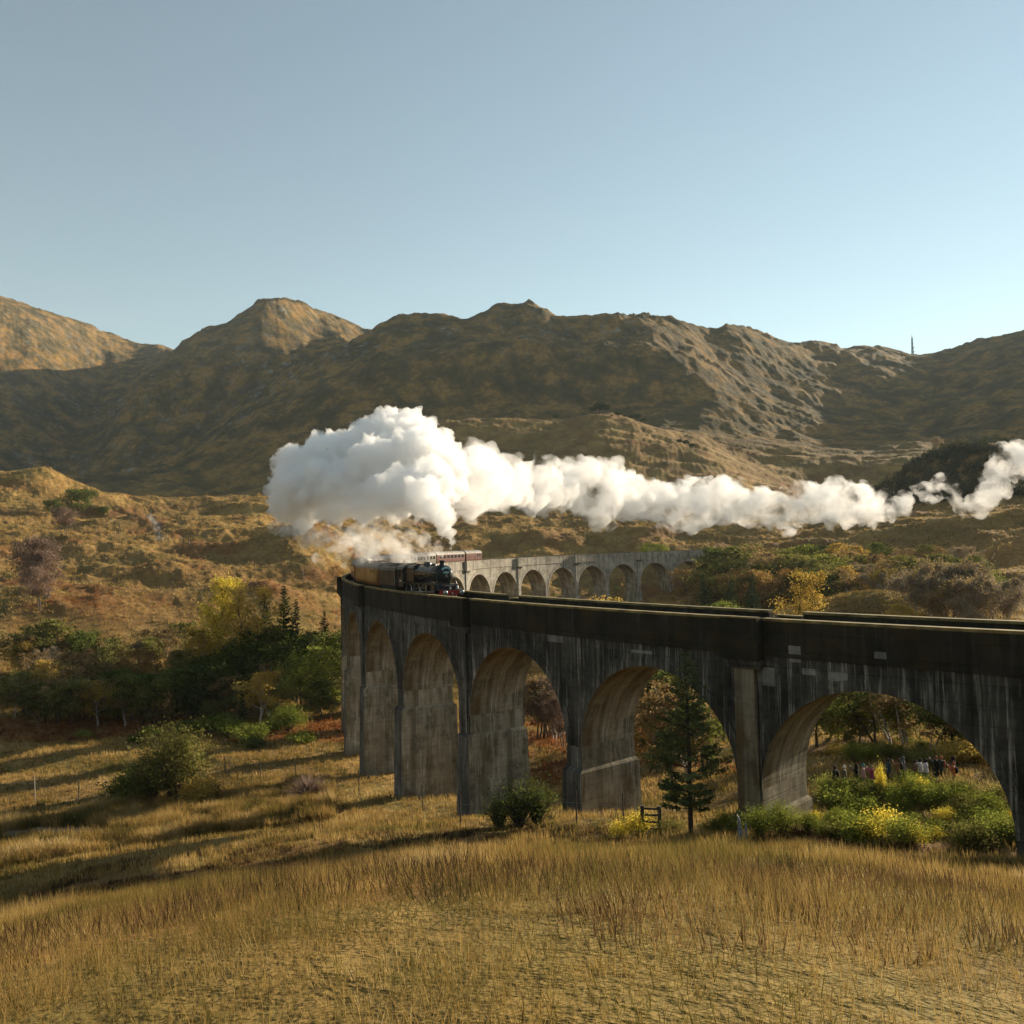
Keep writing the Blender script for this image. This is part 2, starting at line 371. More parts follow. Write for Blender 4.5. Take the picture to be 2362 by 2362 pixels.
# the path below the bank at the left, and level ground where people stand
def _near_line(ax, ay, bx, by):
    t = np.clip(((GX - ax) * (bx - ax) + (GY - ay) * (by - ay)) / ((bx - ax) ** 2 + (by - ay) ** 2), 0, 1)
    return np.hypot(GX - ax - t * (bx - ax), GY - ay - t * (by - ay))
_PA = (-60.0, 62.0); _PB = (-40.0, 75.0)
# under the near arches the earth is worn level with the pier feet
verts = np.stack([GX, GY, Z], -1).reshape(-1, 3)
ii, jj = np.meshgrid(np.arange(ND - 1), np.arange(NA), indexing='ij'); j2 = (jj + 1) % NA
quads = np.stack([ii * NA + jj, (ii + 1) * NA + jj, (ii + 1) * NA + j2, ii * NA + j2], -1).reshape(-1, 4)
quads = quads[:, ::-1]
def H(x, y):
    """height of the finished ground at a place in front of the camera"""
    x = np.asarray(x, float); y = np.asarray(y, float)
    a = np.clip(np.arctan2(x, y), AZ[0], AZ[NF - 1]); d = np.hypot(x, y)
    j = np.clip(np.searchsorted(AZ[:NF], a) - 1, 0, NF - 2); i = np.clip(np.searchsorted(DD, d) - 1, 0, ND - 2)
    tj = (a - AZ[j]) / (AZ[j + 1] - AZ[j]); ti = np.clip((d - DD[i]) / (DD[i + 1] - DD[i]), 0, 1)
    return (Z[i, j] * (1 - ti) + Z[i + 1, j] * ti) * (1 - tj) + (Z[i, j + 1] * (1 - ti) + Z[i + 1, j + 1] * ti) * tj
_DM = np.concatenate([np.arange(8, 420, .5), np.arange(420, 1500, 3)])
def ground_at(px, py):
    """the place on the ground seen at a photo pixel"""
    d = ray(float(px), float(py)); h = math.hypot(d[0], d[1]); t_ = _DM / h
    x, y, z = d[0] * t_, d[1] * t_, CZ + d[2] * t_; i = np.argmax(z < H(x, y)); i = i if i else len(_DM) - 1
    return Vector((x[i], y[i], float(H(x[i], y[i]))))
def on_ground(px, dist):
    if dist > 1000: return ground_at(px, dist)
    a = float(azim(np.array([float(px)]))[0]); x, y = dist * math.sin(a), dist * math.cos(a)
    return Vector((x, y, float(H(x, y))))
# ground cover masks: what grows where
PXG = np.broadcast_to(_pxc[None, :], Z.shape)
_front = GY > 2
PQ = proj(np.where(_front[..., None], np.stack([GX, GY, Z], -1), np.array([0, 50.0, 0]))); PYG = np.where(_front, PQ[..., 1], 5000.0)
b1 = fbm(GX / 30, GY / 22, 4, 101, 0.6); b2 = fbm(GX / 120, GY / 90, 4, 111, 0.6)
brk = sstep(0.34, 0.62, b1 + 0.25 * b2) * sstep(195, 215, GD) * (1 - sstep(700, 1000, GD)) * 0.8
brk = np.maximum(brk, sstep(1650, 1662, PYG) * (1 - sstep(1692 + 14 * b1, 1712 + 14 * b1, PYG)) * (PXG < 800) * (GD > 90) * sstep(-0.5, 0.0, b1 + 0.2))
brk = np.maximum(brk, 0.8 * sstep(75, 90, GD) * (1 - sstep(150, 180, GD)) * sstep(1000, 1250, PXG) * sstep(-0.1, 0.3, b1))
for a in ((600, 236, 15, 9), (215, 222, 12, 8), (470, 262, 14, 7), (430, 228, 14, 7), (520, 212, 12, 6)):
    az_ = float(azim(np.array([a[0]]))[0]); x_, y_ = a[1] * math.sin(az_), a[1] * math.cos(az_)
    brk = np.maximum(brk, np.exp(-((GX - x_) / a[2]) ** 2 - ((GY - y_) / a[3]) ** 2) * (0.7 + 0.6 * b1))
grn = sstep(0.1, 0.5, fbm(GX / 22, GY / 16, 4, 121, 0.6)) * (0.35 + 0.4 * (1 - sstep(180, 320, GD)))
grn = np.maximum(grn, (1 - sstep(50, 75, GD)) * (0.75 + 0.35 * fbm(GX / 3, GY / 3, 3, 122)))
brk = np.maximum(brk, (1 - sstep(50, 62, GD)) * sstep(0.05, 0.4, fbm(GX / 9, GY / 9, 4, 123)))
gz = np.gradient(Z, DD, axis=0)
sl = np.abs(gz) + np.abs(np.roll(Z, -1, 1) - np.roll(Z, 1, 1)) / np.maximum(np.hypot(np.roll(GX, -1, 1) - np.roll(GX, 1, 1), np.roll(GY, -1, 1) - np.roll(GY, 1, 1)), 0.05) * 0.6
rock = (1 - .75 * sstep(1450, 1620, PXG) * (1 - sstep(1250, 1400, GD))) * (0.25 + 0.75 * sstep(800, 900, GD)) * sstep(0.6, 1.05, sl + 0.22 * fbm(GX / 14, GY / 14, 3, 131)) * sstep(500, 800, GD) * np.clip(0.3 + 2.4 * _crag, 0, 1)
_g0 = ground_at(20, 1926); _g1 = ground_at(300, 1921); _PA = (_g0.x, _g0.y); _PB = (_g1.x, _g1.y)
_t0, _t1, _t2 = ground_at(343, 1187), ground_at(362, 1212), ground_at(369, 1243)
track = np.minimum(_near_line(_t0.x, _t0.y, _t1.x, _t1.y), _near_line(_t1.x, _t1.y, _t2.x, _t2.y))
path = (1 - sstep(1.2, 2.0, _near_line(*_PA, *_PB) + 0.5 * fbm(GX / 2.5, GY / 2.5, 3, 141))) * (PXG < 330)
path = np.maximum(path, (1 - sstep(.8, 1.8, track + .4 * fbm(GX / 3, GY / 3, 2, 142))) * (GD > 200))
pal = fbm(GX / 17, GY / 10, 4, 151, 0.6)
me = mesh_np('moorland', verts, quads.ravel(), np.full(len(quads), 4))
for nm, arr in (('bracken', brk), ('green', grn), ('rock', rock), ('path', path), ('far', sstep(560, 800, GD))):
    at = me.attributes.new(nm, 'FLOAT', 'POINT'); at.data.foreach_set('value', np.ascontiguousarray(np.clip(arr, 0, 1), np.float32).ravel())
t = NT('moor_grass'); c = t.coord()
n_big = t.noise(c, 0.012, 5, 0.6); n_mid = t.noise(c, 0.09, 5, 0.65); n_fin = t.noise(c, 0.9, 5, 0.7); n_st = t.noise(c, 0.38, 6, 0.72)
straw = t.ramp(n_mid, [(0.30, (0.13, 0.074, 0.024)), (0.46, (0.26, 0.155, 0.047)), (0.60, (0.37, 0.235, 0.075)), (0.78, (0.46, 0.31, 0.11))])
straw = t.mix(t.ramp(n_big, [(0.4, 0.0), (0.62, 0.55)]), straw, (0.15, 0.085, 0.034))
straw = t.mix(t.math('MULTIPLY', t.ramp(n_fin, [(0.35, 1.0), (0.6, 0.0)]), 0.5), straw, (0.06, 0.04, 0.016))
col = t.mix(t.math('MULTIPLY', t.attr('green').outputs['Fac'], 0.55), straw, t.ramp(n_st, [(0.3, (0.045, 0.055, 0.016)), (0.7, (0.13, 0.14, 0.036))]))
col = t.mix(t.math('MULTIPLY', t.attr('bracken').outputs['Fac'], 0.85), col, t.ramp(n_st, [(0.3, (0.08, 0.038, 0.016)), (0.5, (0.18, 0.085, 0.03)), (0.75, (0.28, 0.14, 0.05))]))
n_far = t.noise(c, 0.035, 10, 0.72); n_far2 = t.noise(c, 0.22, 6, 0.75)
far_h = t.ramp(n_far, [(0.40, (0.018, 0.024, 0.012)), (0.48, (0.070, 0.054, 0.019)), (0.585, (0.27, 0.15, 0.040))])
far_h = t.mix(t.math('MULTIPLY', t.ramp(n_far2, [(0.42, 1.0), (0.55, 0.0)]), 0.45), far_h, (0.024, 0.026, 0.013))
col = t.mix(t.math('MULTIPLY', t.attr('far').outputs['Fac'], 0.85), col, far_h)
rk = t.ramp(t.noise(t.mapped(c, (1, 1, 0.6)), 0.11, 8, 0.72), [(0.34, (0.04, 0.042, 0.04)), (0.5, (0.15, 0.152, 0.145)), (0.64, (0.34, 0.34, 0.32))])
rmask = t.math('MULTIPLY', t.attr('rock').outputs['Fac'], t.ramp(t.noise(c, 0.1, 9, 0.75), [(0.515, 0.0), (0.575, 0.95)]))
col = t.mix(rmask, col, rk)
col = t.mix(t.attr('path').outputs['Fac'], col, t.ramp(n_fin, [(0.3, (0.13, 0.105, 0.08)), (0.7, (0.24, 0.2, 0.16))]))
bh = t.math('ADD', t.math('MULTIPLY', n_st, 0.7), t.math('MULTIPLY', n_fin, 0.3))
bh = t.mix(t.attr('far').outputs['Fac'], bh, t.math('MULTIPLY', t.noise(c, 0.16, 8, 0.7), 3.2))
bmp = t.n('ShaderNodeBump'); bmp.inputs['Distance'].default_value = 0.9; t.l(bh, bmp.inputs['Height']); t.l(t.math('ADD', 0.8, 0.0), bmp.inputs['Strength'])
pr = t.principled(col, 0.95, bmp.outputs[0], spec=0.1)
M_MOOR = t.done(pr); me.materials.append(M_MOOR)
ground = put('moorland_ground', me); tag(ground, kind='structure')
# ------------------------------------------------------------------ viaduct
def concrete(name, lo, mid, hi, streak, streak_amt, moss=0.0, warm=None):
    t = NT(name); uv = t.coord('UV')
    ns = t.noise(t.mapped(uv, (2.6, 0.09, 1)), 1.0, 6, 0.66); ns2 = t.noise(t.mapped(uv, (7.0, 0.35, 1), (3, 1, 0)), 1.0, 5, 0.65)
    nb = t.noise(t.mapped(uv, (0.16, 0.16, 1)), 1.0, 6, 0.6); nh = t.noise(t.mapped(uv, (0.35, 2.6, 1)), 1.0, 5, 0.6); nf = t.noise(t.mapped(uv, (6, 6, 1)), 1.0, 4, 0.7)
    base = t.ramp(nb, [(0.3, lo), (0.5, mid), (0.72, hi)])
    base = t.mix(t.math('MULTIPLY', t.ramp(nh, [(0.35, 1.0), (0.6, 0.0)]), 0.35), base, lo)
    base = t.mix(t.math('MULTIPLY', nf, 0.25), base, hi)
    bl = t.noise(t.mapped(uv, (0.55, 0.38, 1), (7, 3, 0)), 1.0, 8, 0.72)
    base = t.mix(t.math('MULTIPLY', t.ramp(bl, [(0.50, 0.0), (0.60, 1.0)]), 0.7), base, [q * 0.55 for q in lo])
    base = t.mix(t.math('MULTIPLY', t.ramp(bl, [(0.34, 1.0), (0.43, 0.0)]), 0.55), base, [q * 1.35 for q in hi])
    sm = t.math('MULTIPLY', t.ramp(ns, [(0.49, 0.0), (0.62, 1.0)]), t.ramp(ns2, [(0.43, 0.0), (0.57, 1.0)]))
    sm = t.math('MULTIPLY', sm, t.ramp(nb, [(0.36, 0.25), (0.6, 1.0)]))
    col = t.mix(t.math('MULTIPLY', sm, streak_amt), base, streak)
    dk = t.math('MULTIPLY', t.ramp(t.noise(t.mapped(uv, (1.1, 0.05, 1), (9, 4, 0)), 1.0, 5, 0.6), [(0.5, 0.0), (0.64, 1.0)]), 0.65)
    col = t.mix(dk, col, [q * 0.55 for q in lo])
    if moss: col = t.mix(t.math('MULTIPLY', t.ramp(t.noise(t.mapped(uv, (0.5, 0.5, 1), (5, 5, 0)), 1.0, 5, 0.65), [(0.45, 0), (0.65, 1)]), moss), col, (0.042, 0.033, 0.013))
    if warm: col = t.mix(t.math('MULTIPLY', t.ramp(t.noise(t.mapped(uv, (0.9, 0.16, 1), (2, 8, 0)), 1.0, 5, 0.6), [(0.52, 0), (0.62, 1)]), 0.6), col, warm)
    seam = t.math('PINGPONG', t.n('ShaderNodeSeparateXYZ').outputs[1], 0.5)
    sx = seam.node.inputs[0].links[0].from_node; t.l(uv, sx.inputs[0])
    line = t.ramp(seam, [(0.0, 1.0), (0.035, 0.0)])
    col = t.mix(t.math('MULTIPLY', line, 0.45), col, [q * 0.5 for q in lo])
    h = t.math('ADD', t.math('MULTIPLY', nf, 0.5), t.math('SUBTRACT', t.math('MULTIPLY', nh, 0.6), t.math('MULTIPLY', line, 0.5)))
    return t.done(t.principled(col, 0.92, t.bump(h, 0.55, 0.05), spec=0.15))
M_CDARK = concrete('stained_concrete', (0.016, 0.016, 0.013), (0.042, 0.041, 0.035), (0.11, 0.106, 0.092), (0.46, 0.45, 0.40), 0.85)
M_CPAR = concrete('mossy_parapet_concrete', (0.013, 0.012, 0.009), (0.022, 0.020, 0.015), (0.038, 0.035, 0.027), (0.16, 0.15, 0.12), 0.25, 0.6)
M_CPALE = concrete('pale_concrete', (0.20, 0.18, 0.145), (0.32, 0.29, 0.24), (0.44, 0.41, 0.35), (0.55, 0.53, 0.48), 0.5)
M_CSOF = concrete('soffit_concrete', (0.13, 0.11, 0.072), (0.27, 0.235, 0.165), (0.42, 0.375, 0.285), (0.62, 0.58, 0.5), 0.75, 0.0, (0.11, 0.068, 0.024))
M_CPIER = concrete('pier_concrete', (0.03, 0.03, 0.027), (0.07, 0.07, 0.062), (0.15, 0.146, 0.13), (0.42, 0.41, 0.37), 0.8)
M_MOSS = plain('coping_moss', (0.15, 0.115, 0.042), 0.95, var=0.6, scale=1.2, bump=0.5)
viaduct = empty('railway_viaduct', v_pt(11, VR, 0))
viaduct_inv = Matrix.Translation(-Vector(viaduct.location))
def vbuild(name, quads_pts, uvs, mats, midx, smooth=False):
    """quads given as world points; becomes a part of the viaduct"""
    v = np.asarray(quads_pts, float).reshape(-1, 3) - np.array(viaduct.location)
    n = len(v) // 4
    me = mesh_np(name, v, np.arange(4 * n), np.full(n, 4), smooth, mats, midx, np.asarray(uvs).reshape(-1, 2))
    bm = bmesh.new(); bm.from_mesh(me); bmesh.ops.remove_doubles(bm, verts=bm.verts, dist=0.002); bm.to_mesh(me); bm.free()
    return link(bpy.data.objects.new(name, me), viaduct)
class VQ:
    def __init__(s): s.q = []; s.u = []; s.m = []
    def quad(s, pts, uv, m): s.q.append(pts); s.u.append(uv); s.m.append(m)
    def grid(s, fn, us, vs, m, flip=False):
        for a in range(len(us) - 1):
            for b in range(len(vs) - 1):
                c = [(us[a], vs[b]), (us[a + 1], vs[b]), (us[a + 1], vs[b + 1]), (us[a], vs[b + 1])]
                if flip: c = c[::-1]
                s.quad([fn(*q)[0] for q in c], [fn(*q)[1] for q in c], m)
    def block(s, k0, k1, r0, r1, z0, z1, mats, n=4):
        """a curved block between two stations; mats = (outer, inner, top, ends, bottom); z0/z1 functions of k"""
        ks = np.linspace(k0, k1, n + 1)
        f0 = z0 if callable(z0) else (lambda k: z0); f1 = z1 if callable(z1) else (lambda k: z1)
        for a, b in zip(ks[:-1], ks[1:]):
            P = lambda k, r, z: v_pt(k, r, z)
            ua, ub = a * VSP, b * VSP
            s.quad([P(a, r1, f0(a)), P(b, r1, f0(b)), P(b, r1, f1(b)), P(a, r1, f1(a))][::-1], [(ua, f0(a)), (ub, f0(b)), (ub, f1(b)), (ua, f1(a))][::-1], mats[0])
            s.quad([P(a, r0, f0(a)), P(b, r0, f0(b)), P(b, r0, f1(b)), P(a, r0, f1(a))], [(ua, f0(a)), (ub, f0(b)), (ub, f1(b)), (ua, f1(a))], mats[1])
            s.quad([P(a, r0, f1(a)), P(b, r0, f1(b)), P(b, r1, f1(b)), P(a, r1, f1(a))], [(ua, r0), (ub, r0), (ub, r1), (ua, r1)], mats[2])
            s.quad([P(a, r0, f0(a)), P(b, r0, f0(b)), P(b, r1, f0(b)), P(a, r1, f0(a))][::-1], [(ua, r0), (ub, r0), (ub, r1), (ua, r1)][::-1], mats[4])
        for k, fl in ((k0, False), (k1, True)):
            q = [v_pt(k, r0, f0(k)), v_pt(k, r1, f0(k)), v_pt(k, r1, f1(k)), v_pt(k, r0, f1(k))]; uvq = [(r0, f0(k)), (r1, f0(k)), (r1, f1(k)), (r0, f1(k))]
            if fl: q = q[::-1]; uvq = uvq[::-1]
            s.quad(q, uvq, mats[3])
RO, RI = VR + VHW, VR - VHW
ARAD = 7.62 * S; CROWN = 4.30781 * S; STRING = 2.1
VM = [M_CDARK, M_CPALE, M_CSOF, M_CPAR, M_MOSS, M_CPIER]
def spring(k): return v_top(k) - CROWN - ARAD
NARC = 28
K0, K1_ = -3, 21
for i in range(K0, K1_):
    kc = i + 0.5; kw = ARAD / VSP
    q = VQ(); zt = lambda k: v_top(k) - STRING
    tt = np.linspace(0, math.pi, NARC + 1); ku = kc - np.cos(tt) * kw; zu = np.array([spring(kc) + ARAD * math.sin(a) for a in tt])
    ks = np.concatenate([[i], ku, [i + 1]]); zs = np.concatenate([[spring(kc)], zu, [spring(kc)]])
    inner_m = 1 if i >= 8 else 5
    for a in range(len(ks) - 1):
        k0, k1 = ks[a], ks[a + 1]
        if k1 - k0 < 1e-6: continue
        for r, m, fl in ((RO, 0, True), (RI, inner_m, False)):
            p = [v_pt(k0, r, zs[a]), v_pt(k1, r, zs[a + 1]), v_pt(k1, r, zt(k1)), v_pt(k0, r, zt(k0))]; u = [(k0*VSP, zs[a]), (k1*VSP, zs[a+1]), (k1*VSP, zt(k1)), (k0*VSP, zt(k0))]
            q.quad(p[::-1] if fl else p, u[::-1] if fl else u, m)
    rs = np.linspace(RI, RO, 4)
    for a in range(NARC):
        for b in range(3):
            p = [v_pt(ku[a], rs[b], zu[a]), v_pt(ku[a], rs[b+1], zu[a]), v_pt(ku[a+1], rs[b+1], zu[a+1]), v_pt(ku[a+1], rs[b], zu[a+1])]
            u = [(rs[b], a*ARAD*math.pi/NARC), (rs[b+1], a*ARAD*math.pi/NARC), (rs[b+1], (a+1)*ARAD*math.pi/NARC), (rs[b], (a+1)*ARAD*math.pi/NARC)]
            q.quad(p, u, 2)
    vbuild('arch_span', q.q, q.u, VM, q.m)
    # projecting ring of the arch on both faces
    for r0, r1, m in ((RO, RO + 0.07, 0), (RI - 0.07, RI, inner_m)):
        q = VQ(); w_ = 0.62
        ko = kc - np.cos(tt) * (ARAD + w_) / VSP; zo = np.array([spring(kc) + (ARAD + w_) * math.sin(a) for a in tt])
        for a in range(NARC):
            for rr, fl in ((r1, r1 > VR), (r0, r1 > VR)):
                if (rr == r0) == (r1 > VR): continue
                p = [v_pt(ku[a], rr, zu[a]), v_pt(ku[a+1], rr, zu[a+1]), v_pt(ko[a+1], rr, zo[a+1]), v_pt(ko[a], rr, zo[a])]
                u = [(ku[a]*VSP, zu[a]), (ku[a+1]*VSP, zu[a+1]), (ko[a+1]*VSP, zo[a+1]), (ko[a]*VSP, zo[a])]
                q.quad(p[::-1] if r1 > VR else p, u[::-1] if r1 > VR else u, m)
            for kk, zz, fl in ((ku, zu, True), (ko, zo, False)):
                p = [v_pt(kk[a], r0, zz[a]), v_pt(kk[a+1], r0, zz[a+1]), v_pt(kk[a+1], r1, zz[a+1]), v_pt(kk[a], r1, zz[a])]
                q.quad(p[::-1] if fl else p, [(a*.75, 0), (a*.75+.75, 0), (a*.75+.75, .1), (a*.75, .1)], m if not fl else 2)
        vbuild('arch_ring', q.q, q.u, VM, q.m)
    # deck slab, string course, parapets
    q = VQ(); q.block(i, i + 1, RI + 0.02, RO - 0.02, lambda k: v_top(k) - STRING + 0.005, lambda k: v_top(k) - 1.25, (3, 3, 3, 3, 2), 4); vbuild('deck', q.q, q.u, VM, q.m)
    for r0, r1, m in ((RO - 0.1, RO + 0.13, 3), (RI - 0.13, RI + 0.1, inner_m)):
        q = VQ(); q.block(i, i + 1, r0, r1, lambda k: v_top(k) - STRING - 0.12, lambda k: v_top(k) - STRING + 0.13, (m, m, m, m, m), 4); vbuild('string_course', q.q, q.u, VM, q.m)
    rw = 0.083
    for side in (1, -1):
        a0 = i + (rw if i % 2 else 0); a1 = i + 1 - (rw if (i + 1) % 2 else 0)
        far = side < 0
        r0, r1 = (RO - 0.40, RO + 0.06) if side > 0 else (RI - 0.06, RI + 0.40)
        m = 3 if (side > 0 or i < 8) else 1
        q = VQ(); q.block(a0, a1, r0, r1, lambda k: v_top(k) - STRING + 0.12, lambda k: v_top(k) - 0.16, (3 if side > 0 else 3, m, 3, 3, 3), 5); vbuild('parapet', q.q, q.u, VM, q.m)
        q = VQ(); q.block(a0, a1, r0 - 0.05, r1 + 0.05, lambda k: v_top(k) - 0.16, lambda k: v_top(k), (4 if i < 9 else m,) * 5, 5); o = vbuild('coping', q.q, q.u, VM, q.m)
# refuges with corbels and pilasters at every second pier
for k in range(K0, K1_ + 1):
    if k % 2 == 0: continue
    for side in (1, -1):
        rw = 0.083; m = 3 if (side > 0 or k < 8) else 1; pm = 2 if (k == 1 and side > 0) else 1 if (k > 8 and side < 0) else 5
        q = VQ(); dz = 0.45 if side < 0 and k < 6 else 0.0
        rin, rout = (RO - 0.1, RO + 0.80) if side > 0 else (RI - 0.80, RI + 0.1)
        wall = (rout - 0.3, rout) if side > 0 else (rin, rin + 0.3)
        q.block(k - rw, k + rw, wall[0], wall[1], lambda kk: v_top(kk) - 2.45, lambda kk: v_top(kk) - dz, (m,) * 5, 2)
        inner = (rin, wall[0]) if side > 0 else (wall[1], rout)
        for a, b in ((k - rw, k - rw + 0.022), (k + rw - 0.022, k + rw)):
            q.block(a, b, inner[0], inner[1], lambda kk: v_top(kk) - 2.45, lambda kk: v_top(kk) - dz, (m,) * 5, 1)
        q.block(k - rw + 0.022, k + rw - 0.022, inner[0], inner[1], lambda kk: v_top(kk) - 2.45, lambda kk: v_top(kk) - 1.2, (m,) * 5, 1)
        vbuild('refuge', q.q, q.u, VM, q.m)
        q = VQ(); q.block(k - rw - .004, k + rw + .004, wall[0] - .05, wall[1] + .05, lambda kk: v_top(kk) - dz + .002, lambda kk: v_top(kk) - dz + .10, (4 if k < 9 else m,) * 5, 2); vbuild('refuge_coping', q.q, q.u, VM, q.m)
        q = VQ(); e = 0.62 if side > 0 else -0.62; e2 = 0.45 if side > 0 else -0.45
        b0 = RO if side > 0 else RI
        q.block(k - rw * 1.0, k + rw * 1.0, min(b0, b0 + e), max(b0, b0 + e), lambda kk: v_top(kk) - 2.75, lambda kk: v_top(kk) - 2.452, (5,) * 5, 2)
        q.block(k - rw * .92, k + rw * .92, min(b0, b0 + e2), max(b0, b0 + e2), lambda kk: v_top(kk) - 3.0, lambda kk: v_top(kk) - 2.752, (5,) * 5, 2)
        vbuild('corbel', q.q, q.u, VM, q.m)
        q = VQ(); e = 0.30 if side > 0 else -0.30
        q.block(k - .045, k + .045, min(b0, b0 + e), max(b0, b0 + e), 13.3, lambda kk: v_top(kk) - 3.002, (pm,) * 5, 2)
        vbuild('pilaster', q.q, q.u, VM, q.m)
# piers: battered shaft and wider plinth
PLZ = 13.2
for k in range(K0, K1_ + 1):
    base = v_pt(k, VR); gz0 = min(float(H(*v_pt(k, r)[:2])) for r in (RI, VR, RO)) - 1.2
    sp = min(float(spring(k - .5)), float(spring(k + .5))); hw = (VSP - 2 * ARAD) / 2 / VSP
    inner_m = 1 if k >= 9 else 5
    q = VQ()
    def shaft(z0, z1, hw0, hw1, e0, e1, top=False):
        c = []
        for z, h, e in ((z0, hw0, e0), (z1, hw1, e1)):
            c.append([v_pt(k - h, RI - e, z), v_pt(k + h, RI - e, z), v_pt(k + h, RO + e, z), v_pt(k - h, RO + e, z)])
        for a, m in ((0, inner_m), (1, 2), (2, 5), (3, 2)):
            b = (a + 1) % 4; L = float(np.linalg.norm(c[0][a] - c[0][b]))
            q.quad([c[0][a], c[0][b], c[1][b], c[1][a]], [(k*3+a*7, z0), (k*3+a*7 + L, z0), (k*3+a*7 + L, z1), (k*3+a*7, z1)], m)
        if top: q.quad([c[1][j] for j in range(4)], [(0, 0), (1, 0), (1, 5), (0, 5)], 5)
    pz = PLZ if gz0 < PLZ - 2 else gz0
    if gz0 < PLZ - 2: shaft(PLZ, sp, hw + 0.004, hw, 0.02, 0.0)
    else: shaft(gz0, sp, hw + 0.006, hw, 0.03, 0.0)
    vbuild('pier_shaft', q.q, q.u, VM, q.m)
    if gz0 < PLZ - 2:
        q = VQ(); g = hw + 0.014
        shaft(gz0, PLZ - 0.25, g + (PLZ - gz0) * 0.0016, g, 0.34 + (PLZ - gz0) * 0.018, 0.34)
        shaft(PLZ - 0.25, PLZ, g, g - 0.009, 0.34, 0.06, True)
        vbuild('pier_plinth', q.q, q.u, VM, q.m)
# abutment at the far end
q = VQ(); q.block(21, 22.5, RI, RO, 6.0, lambda k: v_top(k) - STRING, (0, 1, 2, 1, 2), 5)
q.block(21, 22.5, RI - .06, RI + .4, lambda k: v_top(k) - STRING, lambda k: v_top(k), (1,) * 5, 5); q.block(21, 22.5, RO - .4, RO + .06, lambda k: v_top(k) - STRING, lambda k: v_top(k), (1,) * 5, 5)
vbuild('abutment', q.q, q.u, VM, q.m)
# repaired patches of newer concrete on the near face
M_PATCH = concrete('repair_mortar', (0.13, 0.125, 0.115), (0.19, 0.185, 0.17), (0.25, 0.245, 0.225), (0.3, 0.3, 0.28), 0.4)
def on_face(px, py, r):
    d = ray(px, py); a = d[0]**2 + d[1]**2; b = -2 * (d[0]*VC[0] + d[1]*VC[1]); c = VC[0]**2 + VC[1]**2 - r * r
    t_ = (-b - math.sqrt(b*b - 4*a*c)) / (2*a); x, y, z = d[0]*t_, d[1]*t_, CZ + d[2]*t_
    th = math.atan2(y - VC[1], -(x - VC[0])); return 11 + (th - VT0) * VR / VSP, z
for x0, y0, x1, y1, pr_ in ((1262, 1466, 1297, 1481, .0), (1190, 1446, 1197, 1454, .06), (1819, 1490, 1848, 1528, .0), (2016, 1504, 2044, 1520, .06), (1757, 1540, 1787, 1582, .0), (1849, 1543, 1880, 1557, .0), (1910, 1551, 1955, 1572, .0), (1455, 1500, 1503, 1508, .0), (1034, 1436, 1062, 1446, .0)):
    ka, za = on_face(x0, y0, RO + pr_ + .05); kb, zb = on_face(x1, y1, RO + pr_ + .05)
    zc = (za + zb) / 2; hz = abs((on_face((x0+x1)/2, y0, RO)[1] - on_face((x0+x1)/2, y1, RO)[1])) / 2
    dz = float(v_top((ka + kb) / 2)) - zc
    rr = RO + (0.06 if dz < STRING - .1 else 0.0)
    q = VQ(); q.block(min(ka, kb), max(ka, kb), rr - 0.03, rr + 0.02, zc - hz, zc + hz, (0,) * 5, 2)
    vbuild('repair_patch', q.q, q.u, [M_PATCH], q.m)
# ballast, sleepers out of sight; rails
q = VQ(); q.block(K0, 22.5, RI + .42, RO - .42, lambda k: v_top(k) - 1.249, lambda k: v_top(k) - 1.19, (0,) * 5, 90)
M_BAL = plain('ballast_stone', (0.12, 0.11, 0.1), 0.95, var=0.6, scale=6, bump=0.8)
track = vbuild('ballast', q.q, q.u, [M_BAL], q.m)
M_RAIL = plain('rail_steel', (0.13, 0.09, 0.07), 0.45, 0.7)
for r_ in (VR - .7175, VR + .7175):
    q = VQ(); q.block(K0, 22.5, r_ - .035, r_ + .035, lambda k: v_top(k) - 1.189, lambda k: v_top(k) - 1.05, (0,) * 5, 120); vbuild('rail', q.q, q.u, [M_RAIL], q.m)
tag(viaduct, 'curved grey concrete railway viaduct with tall round arches crossing the valley', 'viaduct')
# ------------------------------------------------------------------ train
M_BLACK = plain('locomotive_black', (0.012, 0.013, 0.013), 0.32, spec=0.5, var=0.5, scale=1.5)
M_BOIL = plain('boiler_black', (0.016, 0.018, 0.018), 0.22, spec=0.6, var=0.4, scale=1.2)
M_SOOT = plain('smokebox_soot', (0.010, 0.014, 0.014), 0.55, var=0.5, scale=2)
M_UNDER = plain('underframe_grime', (0.018, 0.016, 0.013), 0.8, var=0.6, scale=3)
M_RED = plain('buffer_beam_red', (0.28, 0.025, 0.018), 0.45, var=0.3)
M_BUFF = plain('buffer_steel', (0.30, 0.34, 0.35), 0.25, 0.85)
M_PLATE = plain('headboard_blue', (0.16, 0.38, 0.45), 0.35, spec=0.5, var=0.2, scale=8)
M_LAMP = plain('lamp_white', (0.8, 0.8, 0.78), 0.3, var=0.05)
M_BRASS = plain('pipe_copper', (0.35, 0.2, 0.1), 0.35, 0.8)
M_ROD = plain('motion_steel', (0.32, 0.32, 0.31), 0.3, 0.9)
M_TEND = plain('tender_black', (0.045, 0.036, 0.026), 0.5, var=0.7, scale=1.1)
M_COAL = plain('coal', (0.012, 0.012, 0.012), 0.6, var=0.8, scale=5, bump=1)
M_GLASS = plain('window_glass', (0.03, 0.035, 0.04), 0.06, spec=0.9, var=0.1)
M_BLIND = plain('window_blind', (0.46, 0.33, 0.16), 0.6, var=0.15)
M_TEAK = plain('varnished_brown', (0.185, 0.088, 0.026), 0.28, spec=0.6, var=0.25, scale=0.8)
